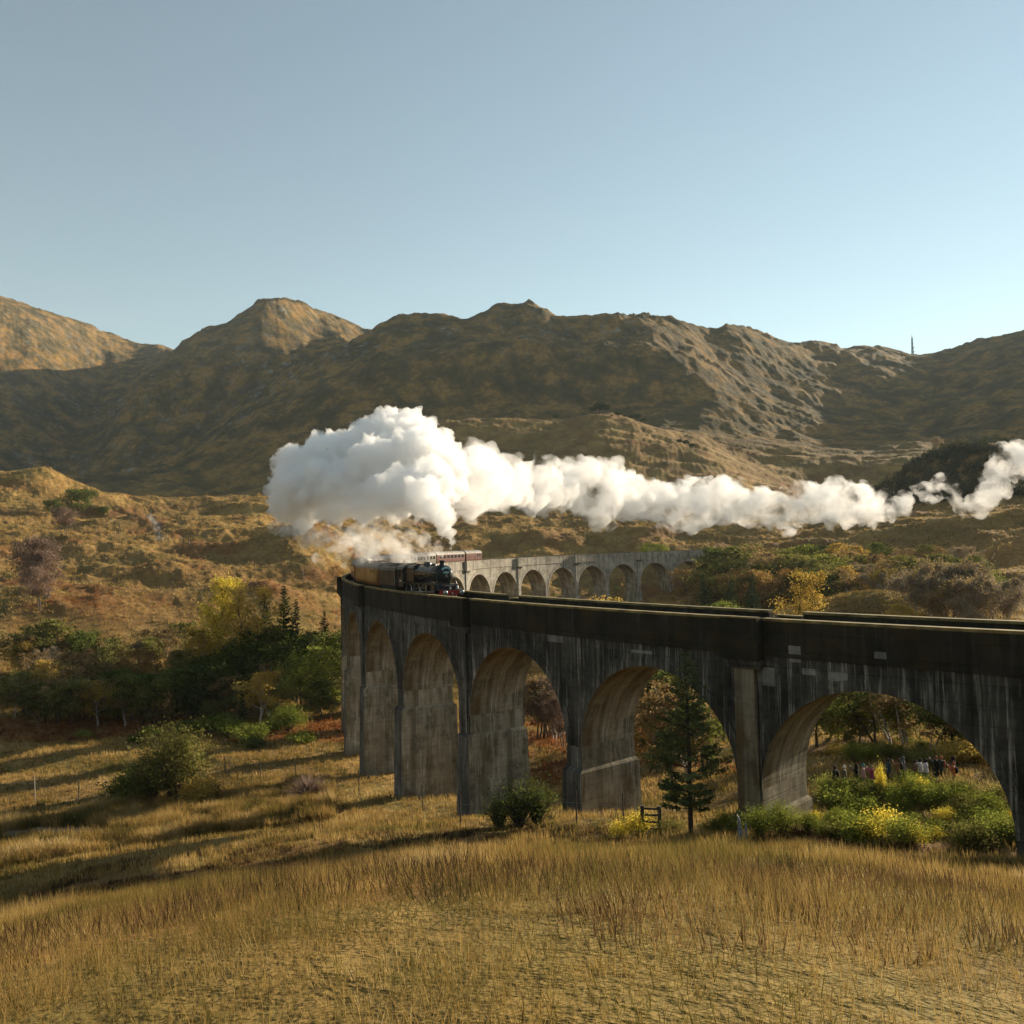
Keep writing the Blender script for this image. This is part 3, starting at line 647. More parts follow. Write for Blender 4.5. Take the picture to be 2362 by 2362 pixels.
M_MAROON = plain('coach_maroon', (0.125, 0.055, 0.043), 0.3, spec=0.5, var=0.2, scale=0.8)
M_CREAM = plain('coach_grey_cream', (0.13, 0.12, 0.095), 0.35, spec=0.4, var=0.2, scale=0.8)
M_ROOF = plain('coach_roof_grey', (0.2, 0.185, 0.165), 0.7, var=0.4, scale=1.5)
def circ(cx, cy, cz, r, n, axis='x'):
    if axis == 'x': return [(cx, cy + r * math.cos(2*math.pi*j/n), cz + r * math.sin(2*math.pi*j/n)) for j in range(n)]
    return [(cx + r * math.cos(2*math.pi*j/n), cy + r * math.sin(2*math.pi*j/n), cz) for j in range(n)]
def on_track(k_front, length):
    """base point and heading of a rigid vehicle whose front is at station k_front and which trails towards larger k"""
    kb = k_front + length / VSP
    zf, zb = float(v_top(k_front)) - 1.05, float(v_top(kb)) - 1.05
    f = Vector(v_pt(k_front + .12 * length / VSP, VR, 0)); b = Vector(v_pt(kb - .12 * length / VSP, VR, 0)); d = (f - b).normalized()
    mid = Vector(v_pt((k_front + kb) / 2, VR, 0)); mm = (f + b) / 2
    front = mm + d * (length / 2); front.z = (zf + zb) / 2
    return front, math.atan2(d.y, d.x), kb
def wheel(parent, x, r, y, name='wheel', spokes=0):
    o = empty(name, (x, 0, 0), parent=None); o.parent = parent
    return o
def add_wheels(parent, xs, r, gauge=0.75):
    for x in xs:
        for sgn in (-1, 1):
            m = MB(); n = 22
            y0, y1 = sgn * gauge, sgn * (gauge + 0.13)
            ring = lambda yy, rad: [(x + rad * math.cos(2*math.pi*j/n), yy, r + rad * math.sin(2*math.pi*j/n)) for j in range(n)]
            m.loft([ring(y0, r), ring(y1, r), ring(y1, r * .86), ring(y0, r * .86), ring(y0, r)], caps=False)
            tyre = m.build('wheel', M_ROD if r > .8 else M_UNDER, parent, True)
            h = MB(); h.disc_y(x, r, min(y0, y1), max(y0, y1), r * .2, 12)
            for q in range(10 if r > .8 else 6):
                a = 2*math.pi*q/(10 if r > .8 else 6)
                h.tube([(x + r*.15*math.cos(a), (y0+y1)/2, r + r*.15*math.sin(a)), (x + r*.88*math.cos(a), (y0+y1)/2, r + r*.88*math.sin(a))], .035, 4)
            h.build('spokes', M_UNDER, tyre)
# --- locomotive (x forward, 0 at the buffer faces)
LF = 3.47
fp, hd, k_end = on_track(LF, 12.6)
loco = empty('steam_locomotive', fp, hd)
m = MB()
for sy in (-1, 1):
    o = MB(); o.tube([(-.06, sy*.865, 1.05), (-.5, sy*.865, 1.05)], [.10, .12], 10); o.loft([circ(-.0, sy*.865, 1.05, .10, 18), circ(.0, sy*.865, 1.05, .25, 18), circ(-.06, sy*.865, 1.05, .26, 18), circ(-.07, sy*.865, 1.05, .1, 18)])
    o.build('buffer', M_BUFF, loco, True)
MB().box(-.60, -.50, -1.28, 1.28, .80, 1.28).build('buffer_beam', M_RED, loco)
o = MB(); o.tube([(-.5, 0, 1.05), (-.3, 0, 1.02), (-.25, 0, .8)], .05, 6); o.build('coupling_hook', M_ROD, loco)
o = MB(); o.add([(-.60,-1.28,1.29),(-1.5,-1.28,1.29),(-1.5,1.28,1.29),(-.60,1.28,1.29),(-.60,-1.28,1.34),(-1.5,-1.28,1.34),(-1.5,1.28,1.34),(-.60,1.28,1.34)], [(0,1,2,3),(7,6,5,4),(0,4,5,1),(1,5,6,2),(2,6,7,3),(3,7,4,0)])
o.add([(-1.5,-1.28,1.29),(-2.0,-1.28,1.75),(-2.0,1.28,1.75),(-1.5,1.28,1.29),(-1.5,-1.28,1.34),(-2.0,-1.28,1.81),(-2.0,1.28,1.81),(-1.5,1.28,1.34)], [(0,1,2,3),(7,6,5,4),(0,4,5,1),(1,5,6,2),(2,6,7,3),(3,7,4,0)])
for sy in (-1, 1): o.box(-10.6, -2.0, sy*1.28 if sy < 0 else .62, -.62 if sy < 0 else 1.28, 1.74, 1.81)
o.build('running_plate', M_BLACK, loco)
o = MB(); o.box(-11.8, -.8, -.55, .55, .75, 1.72); o.build('frame', M_UNDER, loco)
o = MB(); o.box(-3.2, -2.0, -.5, .5, 1.6, 2.1); o.build('smokebox_saddle', M_SOOT, loco)
o = MB(); bz = 2.78
o.loft([circ(-2.05, 0, bz, .90, 36), circ(-3.75, 0, bz, .90, 36)]); o.build('smokebox', M_SOOT, loco, True)
o = MB(); o.loft([circ(-2.049, 0, bz, .80, 36), circ(-1.98, 0, bz, .78, 36), circ(-1.86, 0, bz, .58, 36), circ(-1.80, 0, bz, .30, 36), circ(-1.78, 0, bz, .04, 36)])
sbd = o.build('smokebox_door', M_SOOT, loco, True)
for hz in (.42, -.42): MB().box(-1.93, -1.86, -.05, .75, bz + hz - .035, bz + hz + .035).build('hinge', M_BLACK, sbd)
o = MB(); o.tube([(-1.77, 0, bz), (-1.70, 0, bz)], .06, 8); o.tube([(-1.70, 0, bz), (-1.70, .1, bz - .3)], .022, 5); o.tube([(-1.72, 0, bz), (-1.72, -.1, bz - .22)], .022, 5); o.build('door_dart', M_ROD, sbd)
# headboard and number plate
o = MB(); hb = []
for rr in (.44, .66): hb.append([(rr * math.sin(a), bz + .16 + rr * math.cos(a) - .02) for a in np.linspace(-.98, .98, 13)])
vs = []; fs = []
for xx in (-1.76, -1.73):
    for rw_ in hb: vs += [(xx, -y, z) for y, z in rw_]
for i in range(12):
    fs += [(i, i+1, 14+i, 13+i)[::-1], (26+i, 27+i, 40+i, 39+i), (i, 26+i, 27+i, i+1), (13+i, 14+i, 40+i, 39+i)]
fs += [(0, 13, 39, 26), (12, 38, 51, 25)]
o.add(vs, fs); head = o.build('headboard', M_PLATE, loco)
M_INK = plain('plate_lettering', (0.75, 0.8, 0.8), 0.5, var=0.05)
def lettering(text, size, x, y, z, parent, rot=0.0):
    cu = bpy.data.curves.new('lettering', 'FONT'); cu.body = text; cu.size = size; cu.align_x = 'CENTER'; cu.align_y = 'CENTER'; cu.extrude = 0.004
    tmp = bpy.data.objects.new('tmp', cu); COL.objects.link(tmp)
    me_ = bpy.data.meshes.new_from_object(tmp.evaluated_get(bpy.context.evaluated_depsgraph_get())); bpy.data.objects.remove(tmp)
    me_.materials.append(M_INK); oo = bpy.data.objects.new('lettering', me_); link(oo, parent)
    oo.matrix_local = Matrix.Translation((x, y, z)) @ Matrix(((0, 0, 1, 0), (1, 0, 0, 0), (0, 1, 0, 0), (0, 0, 0, 1))) @ Matrix.Rotation(rot, 4, 'Z')
    return oo
txt = 'JACOBITE'
for i, ch in enumerate(txt):
    a = (i - 3.5) * 0.215; lettering(ch, .15, -1.722, .53 * math.sin(a), bz + .14 + .53 * math.cos(a), head, -a)
lettering('THE', .09, -1.722, 0, bz + .14 + .615, head)
o = MB(); o.box(-1.80, -1.765, -.30, .30, bz + .12, bz + .28); npl = o.build('number_plate', M_PLATE, loco); lettering('45407', .15, -1.758, 0, bz + .2, npl)
o = MB(); prof = [(.34, 3.60), (.28, 3.70), (.24, 3.84), (.235, 4.02), (.30, 4.08), (.31, 4.14), (.25, 4.16), (.20, 4.10), (.19, 3.7)]
o.loft([circ(-2.75, 0, z, r, 20, 'z') for r, z in prof]); o.build('chimney', M_SOOT, loco, True)
o = MB(); o.loft([circ(-3.75, 0, bz, .86, 36), circ(-5.5, 0, bz, .87, 36), circ(-8.2, 0, bz - .03, .93, 36)], caps=False); o.build('boiler', M_BOIL, loco, True)
for xx in (-4.9, -6.1, -7.3):
    o = MB(); r0 = .88 + (-xx - 5.5) * .022 if xx < -5.5 else .875
    o.loft([circ(xx, 0, bz - .01, r0 + .012, 36), circ(xx - .07, 0, bz - .01, r0 + .013, 36)], caps=False); o.build('boiler_band', M_BLACK, loco, True)
o = MB(); o.loft([circ(-5.0, 0, z, r, 16, 'z') for r, z in ((.36, 3.5), (.33, 3.66), (.28, 3.76), (.1, 3.82))]); o.build('top_feed', M_BLACK, loco, True)
o = MB(); o.loft([circ(-6.6, 0, z, r, 20, 'z') for r, z in ((.46, 3.5), (.42, 3.66), (.40, 3.82), (.33, 3.93), (.15, 3.98))]); o.build('dome', M_BLACK, loco, True)
def belp(x, w0, zt, zb):
    return [(x, -w0*.82, zb), (x, -w0, zb+.5), (x, -w0, zt-.35), (x, -w0*.85, zt-.10), (x, -w0*.5, zt), (x, w0*.5, zt), (x, w0*.85, zt-.10), (x, w0, zt-.35), (x, w0, zb+.5), (x, w0*.82, zb)]
o = MB(); o.loft([belp(-8.2, .96, 3.74, 1.5), belp(-10.6, 1.0, 3.66, 1.4)]); fb = o.build('firebox', M_BLACK, loco)
o = MB()
for yy in (-.15, .15): o.loft([circ(-9.6, yy, z, r, 10, 'z') for r, z in ((.08, 3.65), (.08, 3.86), (.05, 3.92))])
o.build('safety_valve', M_BRASS, fb, True)
for sy in (-1, 1):
    o = MB(); o.tube([(-2.1, sy*.99, 2.98), (-10.5, sy*1.05, 2.98)], .025, 6); o.build('handrail', M_ROD, loco, True)
    o = MB(); o.tube([(-2.0, sy*.92, 2.6), (-1.4, sy*1.1, 1.36)], .05, 6); o.build('steam_pipe', M_BLACK, loco, True)
    cyl = MB(); cyl.loft([circ(-1.75, sy*1.02, 1.02, .30, 18), circ(-2.85, sy*1.02, 1.02, .30, 18)]); cyl.box(-2.75, -1.85, sy*1.02 - .26, sy*1.02 + .26, 1.2, 1.7); cyl.build('cylinder', M_BLACK, loco)
    o = MB(); o.box(-7.9, -5.5, sy*.98 - .03, sy*.98 + .03, .80, .92); o.box(-10.1, -7.7, sy*.98 - .03, sy*.98 + .03, .80, .92); o.tube([(-2.85, sy*1.02, 1.02), (-4.6, sy*1.02, 1.02), (-7.7, sy*1.06, .9)], .05, 6); o.build('coupling_rod', M_ROD, loco)
    o = MB(); o.box(-4.7, -4.3, sy*1.0 - .08, sy*1.0 + .08, .7, 1.7); o.box(-6.6, -4.4, sy*1.08 - .03, sy*1.08 + .03, 1.35, 1.42); o.tube([(-6.5, sy*1.08, 1.4), (-7.7, sy*1.1, 1.15)], .04, 5); o.build('valve_gear', M_ROD, loco)
    o = MB()
    for zz in (.45, .85, 1.25): o.box(-11.5, -11.0, sy*1.05 - .14, sy*1.05 + .14, zz, zz + .04)
    o.box(-11.5, -11.46, sy*1.1 - .1, sy*1.1 + .1, .45, 1.5); o.box(-11.04, -11.0, sy*1.1 - .1, sy*1.1 + .1, .45, 1.5); o.build('cab_steps', M_UNDER, loco)
    o = MB(); o.tube([(-.9, sy*.8, 1.34), (-.9, sy*.8, 1.62)], .10, 10); o.tube([(-.9, sy*.8, 1.62), (-.9, sy*.8, 1.70)], [.10, .05], 10)
    if sy > 0: o.build('lamp', M_LAMP, loco, True)
o = MB(); o.tube([(-.85, .0, 1.34), (-.85, .0, 1.58)], .11, 10); o.build('lamp', M_LAMP, loco, True)
add_wheels(loco, (-1.75, -3.75), .48); add_wheels(loco, (-5.5, -7.65, -10.0), .915)
# cab
o = MB()
roofp = [(-1.29, 3.18), (-1.15, 3.46), (-.75, 3.70), (0, 3.82), (.75, 3.70), (1.15, 3.46), (1.29, 3.18)]
ins = [(y * .95, z - .05) for y, z in roofp]
rr = []
for xx in (-10.45, -12.5): rr.append([(xx, y, z) for y, z in roofp] + [(xx, y, z) for y, z in ins[::-1]])
o.loft(rr); rf = o.build('cab_roof', M_BLACK, loco)
for sy in (-1, 1):
    o = MB(); y0, y1 = sorted((sy*1.24, sy*1.28))
    o.box(-12.0, -10.6, y0, y1, 1.3, 2.35); o.box(-12.0, -11.85, y0, y1, 2.35, 3.2); o.box(-11.25, -10.6, y0, y1, 2.35, 2.55); o.box(-10.75, -10.6, y0, y1, 2.55, 3.2); o.box(-11.25, -11.15, y0, y1, 2.55, 3.2); o.box(-11.85, -10.6, y0, y1, 3.1, 3.2)
    cs = o.build('cab_side', M_TEND, loco)
    MB().box(-11.15, -10.75, (y0+y1)/2 - .01, (y0+y1)/2 + .01, 2.55, 3.1).build('window', M_GLASS, cs)
    if sy > 0 or True: lt = lettering('45407', .26, -11.3, sy*1.285, 1.95, cs); lt.matrix_local = Matrix.Translation((-11.3, sy*1.287, 1.95)) @ (Matrix(((-1,0,0,0),(0,0,1,0),(0,1,0,0),(0,0,0,1))) if sy > 0 else Matrix(((1,0,0,0),(0,0,-1,0),(0,1,0,0),(0,0,0,1))))
o = MB(); front_y = [(y, z) for y, z in ins]
o.add([(-10.6, -1.25, 1.4)] + [(-10.6, y, z) for y, z in front_y] + [(-10.6, 1.25, 1.4)], [tuple(range(9))]); o.add([(-10.56, -1.25, 1.4)] + [(-10.56, y, z) for y, z in front_y] + [(-10.56, 1.25, 1.4)], [tuple(range(9))[::-1]])
cf = o.build('cab_front', M_BLACK, loco)
for sy in (-1, 1): MB().box(-10.565, -10.545, sy*1.08 - .1, sy*1.08 + .1, 2.7, 3.15).build('window', M_GLASS, cf)
tag(loco, 'black steam locomotive with a red buffer beam leading the train over the viaduct', 'locomotive')
# --- tender
fp, hd, k_end = on_track(k_end + .02, 6.9)
tender = empty('locomotive_tender', fp, hd)
MB().box(-6.8, -.2, -1.25, 1.25, 1.12, 1.30).build('frame', M_UNDER, tender)
o = MB(); pr_ = [(-1.28, 1.3), (-1.28, 2.95), (-1.12, 3.25), (-.95, 3.30), (.95, 3.30), (1.12, 3.25), (1.28, 2.95), (1.28, 1.3)]
o.loft([[(x, y, z) for y, z in pr_] for x in (-.3, -6.7)]); o.build('tank', M_TEND, tender)
o = MB(); gx = np.linspace(-.8, -5.2, 10); gy = np.linspace(-.85, .85, 7)
rg = np.random.default_rng(5); vs = [(x, y, 3.302 + .35 * max(0, 1 - (y/.95)**2) * (1 if -5 < x < -1 else .2) + rg.uniform(0, .12)) for x in gx for y in gy]
fs = [(i*7+j, (i+1)*7+j, (i+1)*7+j+1, i*7+j+1) for i in range(9) for j in range(6)]; o.add(vs, [f[::-1] for f in fs]); o.build('coal_load', M_COAL, tender)
for sy in (-1, 1):
    MB().box(-6.5, -.5, sy*1.12 - .02, sy*1.12 + .02, .55, 1.13).build('axle_frame', M_UNDER, tender)
    o = MB(); o.tube([(-.35, sy*1.3, 1.35), (-.35, sy*1.3, 2.9)], .02, 5); o.build('handrail', M_ROD, tender)
add_wheels(tender, (-1.3, -3.3, -5.4), .65)
tag(tender, 'grimy black coal tender coupled behind the locomotive cab', 'tender')
# --- coaches
def coach_profile(x, w=1.38):
    return [(x, -w*.98, 1.0), (x, -w, 1.5), (x, -w, 2.4), (x, -w*.985, 2.95)], [(x, -w*.985, 2.95), (x, -w*.93, 3.2), (x, -w*.75, 3.48), (x, -w*.4, 3.68), (x, 0, 3.74), (x, w*.4, 3.68), (x, w*.75, 3.48), (x, w*.93, 3.2), (x, w*.985, 2.95)]
def coach(k0, length, body, label, windows, blinds=False, roof=M_ROOF):
    fp, hd, ke = on_track(k0, length)
    c = empty('railway_coach', fp, hd); L = length - .5; w = 1.38
    sec = [(-w*.97, 1.0), (-w, 1.4), (-w, 2.5), (-w*.985, 2.95), (w*.985, 2.95), (w, 2.5), (w, 1.4), (w*.97, 1.0)]
    o = MB(); o.loft([[(x, y, z) for y, z in sec] for x in (-.25, -.25 - L)]); o.build('body', body, c)
    o = MB(); rs = coach_profile(0)[1]
    o.loft([[(x, y, z) for _, y, z in rs] for x in (-.23, -.27 - L)]); rf = o.build('roof', roof, c, False)
    for xx in np.linspace(-2.5, -L + 2, 7):
        for yy in (-.45, .45):
            MB().box(xx - .14, xx + .14, yy - .12, yy + .12, 3.6, 3.80).build('ventilator', roof, rf)
    for sy in (-1, 1):
        for (x0, x1) in windows:
            y0, y1 = sorted((sy*(w - .01), sy*(w + .012)))
            wd = MB().box(-x1, -x0, y0, y1, 2.1, 2.78).build('window', M_GLASS, c)
            if blinds:
                wd.scale = (1, 1, 1); MB().box(-x1, -x0, sy*(w+.013) if sy > 0 else sy*(w+.02), sy*(w+.02) if sy > 0 else sy*(w+.013), 2.0, 2.42).build('blind', M_BLIND, wd)
        for xd in (1.0, L * .5, L - .6):
            o = MB(); o.box(-xd - .02, -xd, sy*(w - .02), sy*(w + .012), 1.1, 2.9); o.box(-xd - .75, -xd - .73, sy*(w - .02), sy*(w + .012), 1.1, 2.9); o.build('door', M_UNDER, c)
    MB().box(-L, -.5, -1.0, 1.0, .72, .99).build('underframe', M_UNDER, c)
    for xb in (2.8, L - 2.4):
        MB().box(-xb - 1.7, -xb + 1.7, -1.05, 1.05, .35, .75).build('bogie', M_UNDER, c)
        add_wheels(c, (-xb - 1.25, -xb + 1.25), .46)
    for xe in (-.12, -length + .12):
        MB().box(xe - .13, xe + .13, -.5, .5, 1.0, 3.2).build('gangway', M_UNDER, c)
    tag(c, label, 'railway coach', 'coaches of the train'); return ke
van = [(2.2, 2.7), (3.2, 3.7), (4.2, 4.7), (12.6, 13.1), (13.8, 14.3)]
std = [(1.6 + i * 2.15, 1.6 + i * 2.15 + 1.45) for i in range(7)]
kk = coach(k_end + .02, 17.0, M_TEAK, 'brown varnished coach directly behind the tender', van, True)
ords = ('second', 'third', 'fourth', 'fifth', 'sixth')
kk = coach(kk + .02, 17.0, M_MAROON, 'dark coach bending round the curve behind the brown coach, half in steam', std)
kk = coach(kk + .02, 17.0, M_MAROON, 'third coach behind the tender, veiled by the steam', std)
kk = coach(kk + .02, 17.0, M_MAROON, 'fourth coach behind the tender, hidden in the steam cloud', std)
kk = coach(kk + .02, 17.0, M_MAROON, 'fifth coach behind the tender, hidden in the steam cloud', std)
kk = coach(kk + .02, 17.0, M_CREAM, 'greyish coach seen through the steam ahead of the last red coach', std)
kk = coach(kk + .02, 17.0, M_MAROON, 'red coach in front of the last coach, behind the chimney steam', std)
kk = coach(kk + .02, 9.2, M_MAROON, 'last maroon coach with grey roof at the tail of the train', [(6.2, 6.8), (7.4, 7.9)])
# ------------------------------------------------------------------ plants
M_BARK = plain('bark_grey_brown', (0.075, 0.058, 0.042), 0.9, var=0.5, scale=4, bump=0.6)
M_BARKD = plain('bark_dark', (0.035, 0.028, 0.022), 0.9, var=0.5, scale=4, bump=0.6)
M_BIRCH = plain('bark_birch', (0.36, 0.32, 0.28), 0.8, var=0.5, scale=3, bump=0.3)
L_YEL = leafy('leaf_yellow', (0.45, 0.36, 0.05), (0.68, 0.55, 0.07), (0.78, 0.64, 0.13), 0.55)
L_GOLD = leafy('leaf_gold', (0.30, 0.19, 0.035), (0.46, 0.32, 0.065), (0.56, 0.42, 0.12), 0.5)
L_OLIVE = leafy('leaf_olive', (0.085, 0.085, 0.024), (0.17, 0.165, 0.045), (0.29, 0.26, 0.085), 0.5)
L_GREEN = leafy('leaf_green', (0.04, 0.06, 0.015), (0.09, 0.115, 0.026), (0.18, 0.195, 0.05), 0.45)
L_LIME = leafy('leaf_lime', (0.10, 0.13, 0.02), (0.2, 0.23, 0.04), (0.32, 0.33, 0.07), 0.5)
L_BROWN = leafy('leaf_brown', (0.13, 0.085, 0.035), (0.25, 0.17, 0.07), (0.36, 0.26, 0.12), 0.45)
L_ORANGE = leafy('leaf_orange', (0.19, 0.10, 0.035), (0.30, 0.17, 0.055), (0.37, 0.25, 0.09), 0.45)
L_TWIG = leafy('twig_haze', (0.14, 0.11, 0.075), (0.24, 0.19, 0.13), (0.33, 0.27, 0.19), 0.3)
L_TWIGR = leafy('twig_red', (0.12, 0.075, 0.055), (0.2, 0.135, 0.10), (0.28, 0.20, 0.145), 0.25)
L_FIR = leafy('needle_dark', (0.018, 0.034, 0.014), (0.035, 0.06, 0.022), (0.075, 0.105, 0.035), 0.25, 0.9)
L_PINE = leafy('needle_pine', (0.04, 0.06, 0.024), (0.095, 0.125, 0.048), (0.2, 0.24, 0.10), 0.45, 0.9)
L_PINEF = leafy('needle_far', (0.03, 0.045, 0.018), (0.06, 0.08, 0.03), (0.10, 0.12, 0.045), 0.25)
L_BRACK = leafy('bracken_rust', (0.12, 0.045, 0.018), (0.23, 0.09, 0.03), (0.33, 0.16, 0.055), 0.4)
def quads_mesh(name, C, N, L, W, mat, rg, tip=0.35):
    """leaf-sized faces: centres C, normals N, length L, width W"""
    n = len(C); N = N / np.maximum(np.linalg.norm(N, axis=1, keepdims=True), 1e-6)
    a = rg.normal(size=(n, 3)); u = np.cross(N, a); u /= np.maximum(np.linalg.norm(u, axis=1, keepdims=True), 1e-6); v = np.cross(N, u)
    L = np.broadcast_to(np.asarray(L, float).reshape(-1, 1), (n, 1)); W = np.broadcast_to(np.asarray(W, float).reshape(-1, 1), (n, 1))
    V = np.stack([C - u * L / 2, C + v * W / 2 + u * L * (tip - .5) * .4, C + u * L / 2, C - v * W / 2 + u * L * (tip - .5) * .4], 1).reshape(-1, 3)
    return mesh_np(name, V, np.arange(4 * n), np.full(n, 4), False, [mat])
def skeleton(h, spread, rg, nb=12, base=0.25, up=0.6, prof=None, sub=4, trunks=1, lean=0.04):
    """returns limb polylines with radii and tip points"""
    limbs = []; tips = []
    for tk in range(trunks):
        b0 = np.array([rg.normal() * .03 * h * (trunks > 1), rg.normal() * .03 * h * (trunks > 1), 0]); ln = rg.normal(size=2) * (lean + .12 * (trunks > 1))
        T = [b0 + np.array([ln[0] * t * h + rg.normal() * .008 * h, ln[1] * t * h + rg.normal() * .008 * h, t * h * .95]) for t in np.linspace(0, 1, 8)]
        r0 = h * .018 / (trunks ** .5); limbs.append((T, [r0 * (1.25 if i == 0 else 1 - .9 * i / 7) for i in range(8)]))
        for i in range(nb // trunks):
            t = base + (1 - base) * ((i + rg.uniform(0, 1)) / (nb // trunks)) ** .85; t = min(t, .97)
            p = np.array(T[0]) + 0; f = t * 7; j = min(int(f), 6); p = T[j] * (1 - (f - j)) + T[j + 1] * (f - j)
            az = i * 2.4 + rg.uniform(-.5, .5); pr = prof(t) if prof else math.sin(math.pi * min(1, (t - base) / (1 - base) * .82 + .18)) ** .8
            ln_ = spread * pr * rg.uniform(.75, 1.1); el = up * rg.uniform(.6, 1.3)
            d = np.array([math.cos(az) * math.cos(el), math.sin(az) * math.cos(el), math.sin(el)])
            B = [p + d * ln_ * s + np.array([0, 0, .12 * ln_ * s * s]) + rg.normal(size=3) * .02 * ln_ for s in (0, .35, .7, 1)]
            limbs.append((B, [r0 * .42, r0 * .3, r0 * .18, r0 * .05])); tips.append((B[3], ln_)); tips.append((B[2], ln_))
            for q in range(sub):
                s = rg.uniform(.3, .95); p2 = p + d * ln_ * s; d2 = d * .6 + rg.normal(size=3) * .55 + np.array([0, 0, .15]); d2 /= np.linalg.norm(d2)
                e = p2 + d2 * ln_ * rg.uniform(.3, .55); limbs.append(([p2, (p2 + e) / 2 + rg.normal(size=3) * .02, e], [r0 * .16, r0 * .1, r0 * .03])); tips.append((e, ln_ * .6))
        tips.append((T[-1], spread * .3))
    return limbs, tips
def limbs_mesh(name, limbs, mat, sides=5):
    m = MB()
    for P, r in limbs: m.tube(P, [max(q, .008) for q in r], sides if r[0] > .05 else 3, 0, False)
    return m.mesh(name, mat, True)
def broadleaf(seed, h=10, spread=3.6, leaves=3200, lsize=.3, mat=L_OLIVE, bark=M_BARK, nb=14, base=.22, up=.6, sig=.55, prof=None, trunks=1, sub=4):
    rg = np.random.default_rng(seed); limbs, tips = skeleton(h, spread, rg, nb, base, up, prof, sub, trunks)
    P = np.array([t for t, l in tips]); ll = np.array([l for t, l in tips])
    i = rg.choice(len(P), leaves, p=ll / ll.sum()); C = P[i] + rg.normal(size=(leaves, 3)) * (sig * np.maximum(ll[i], .5) * .36)[:, None] * np.array([1, 1, .8])
    C[:, 2] = np.clip(C[:, 2], .06 * h, None)
    ctr = np.array([0, 0, h * .55]); N = (C - ctr) * .35 / spread + rg.normal(size=C.shape) * .7 + np.array([0, 0, .25])
    sz = lsize * rg.uniform(.6, 1.3, leaves)
    return dict(h=float(max(C[:, 2].max(), h * .95)), parts=(('trunk', limbs_mesh('trunk', limbs, bark)), ('crown', quads_mesh('crown', C, N, sz, sz * .75, mat, rg))))
def twiggy(seed, h=9, spread=3, mat=L_TWIG, bark=M_BIRCH, n=4200, trunks=2, leaves=500, lmat=None):
    """birch that has dropped most leaves: fine upswept twigs"""
    rg = np.random.default_rng(seed); limbs, tips = skeleton(h, spread, rg, 18, .2, .95, lambda t: math.sin(math.pi * (.12 + .8 * t)) ** .9, 4, trunks, .03)
    P = np.array([t for t, l in tips]); ll = np.array([l for t, l in tips]); i = rg.choice(len(P), n)
    C = P[i] + rg.normal(size=(n, 3)) * (.24 * ll[i])[:, None]; d = np.stack([rg.normal(size=n) * .5, rg.normal(size=n) * .5, rg.uniform(.3, 1.2, n)], -1); d /= np.linalg.norm(d, axis=1, keepdims=True)
    L = rg.uniform(.35, .8, n)[:, None]; s_ = np.cross(d, rg.normal(size=(n, 3))); s_ /= np.linalg.norm(s_, axis=1, keepdims=True); W = .05
    V = np.stack([C - d * L / 2 - s_ * W, C - d * L / 2 + s_ * W, C + d * L / 2], 1).reshape(-1, 3)
    me1 = mesh_np('crown', V, np.arange(3 * n), np.full(n, 3), False, [mat])
    parts = [('trunk', limbs_mesh('trunk', limbs, bark)), ('crown', me1)]
    if leaves:
        j = rg.choice(len(P), leaves); C2 = P[j] + rg.normal(size=(leaves, 3)) * (.3 * ll[j])[:, None]
        parts.append(('leaves', quads_mesh('leaves', C2, rg.normal(size=C2.shape), .16 * rg.uniform(.6, 1.4, leaves), .12, lmat or L_GOLD, rg)))
    return dict(h=float(V[:, 2].max()), parts=tuple(parts))
def conifer(seed, h=11, spread=2.1, n=3600, mat=L_FIR, bark=M_BARKD, base=.06, droop=-.18, lsize=.42, whorl=.55, bare=0.0):
    rg = np.random.default_rng(seed); m = MB(); m.tube([(0, 0, 0), (rg.normal()*.05, rg.normal()*.05, h*.5), (0, 0, h)], [h*.014, h*.009, .015], 6, 0, False)
    C = []; N = []; LS = []
    z = base * h
    br = []
    while z < h * .985:
        f = (z / h - base) / (1 - base); rad = spread * (1 - f) ** .85 * (.55 + .45 * min(1, f * 5)) + .12
        for q in range(rg.integers(5, 8)):
            az = rg.uniform(0, 6.28); L = rad * rg.uniform(.7, 1.12); br.append((z, az, L, f))
        z += whorl * (1 - .45 * f) * rg.uniform(.8, 1.2)
    tot = sum(b[2] for b in br)
    for z, az, L, f in br:
        d = np.array([math.cos(az), math.sin(az), 0]); k = max(4, int(n * L / tot)); el = droop * (1 - f) + .55 * f
        e = np.array([0, 0, z]) + d * L + np.array([0, 0, el * L + .1 * L]); m.tube([(0, 0, z), tuple(np.array([0, 0, z]) + d * L * .5 + np.array([0, 0, el * L * .5])), tuple(e)], [.03, .02, .008], 3, 0, False)
        s = rg.uniform(bare, 1, k) ** .75; p = np.array([0, 0, z])[None] + d[None] * (L * s)[:, None]; p[:, 2] += el * L * s + .1 * L * s * s
        side = np.array([-d[1], d[0], 0]); p += side[None] * (rg.normal(size=k) * .16 * L * (1.1 - s * .6))[:, None]; p[:, 2] -= np.abs(rg.normal(size=k)) * .06 * L
        p += rg.normal(size=p.shape) * .05; C.append(p); N.append(np.stack([rg.normal(size=k) * .6, rg.normal(size=k) * .6, np.full(k, .9)], -1)); LS.append(lsize * (.55 + .5 * (1 - f)) * rg.uniform(.7, 1.3, k))
    C = np.concatenate(C); N = np.concatenate(N); LS = np.concatenate(LS)
    return dict(h=float(h), parts=(('trunk', m.mesh('trunk', bark, True)), ('crown', quads_mesh('crown', C, N, LS, LS * .42, mat, rg))))
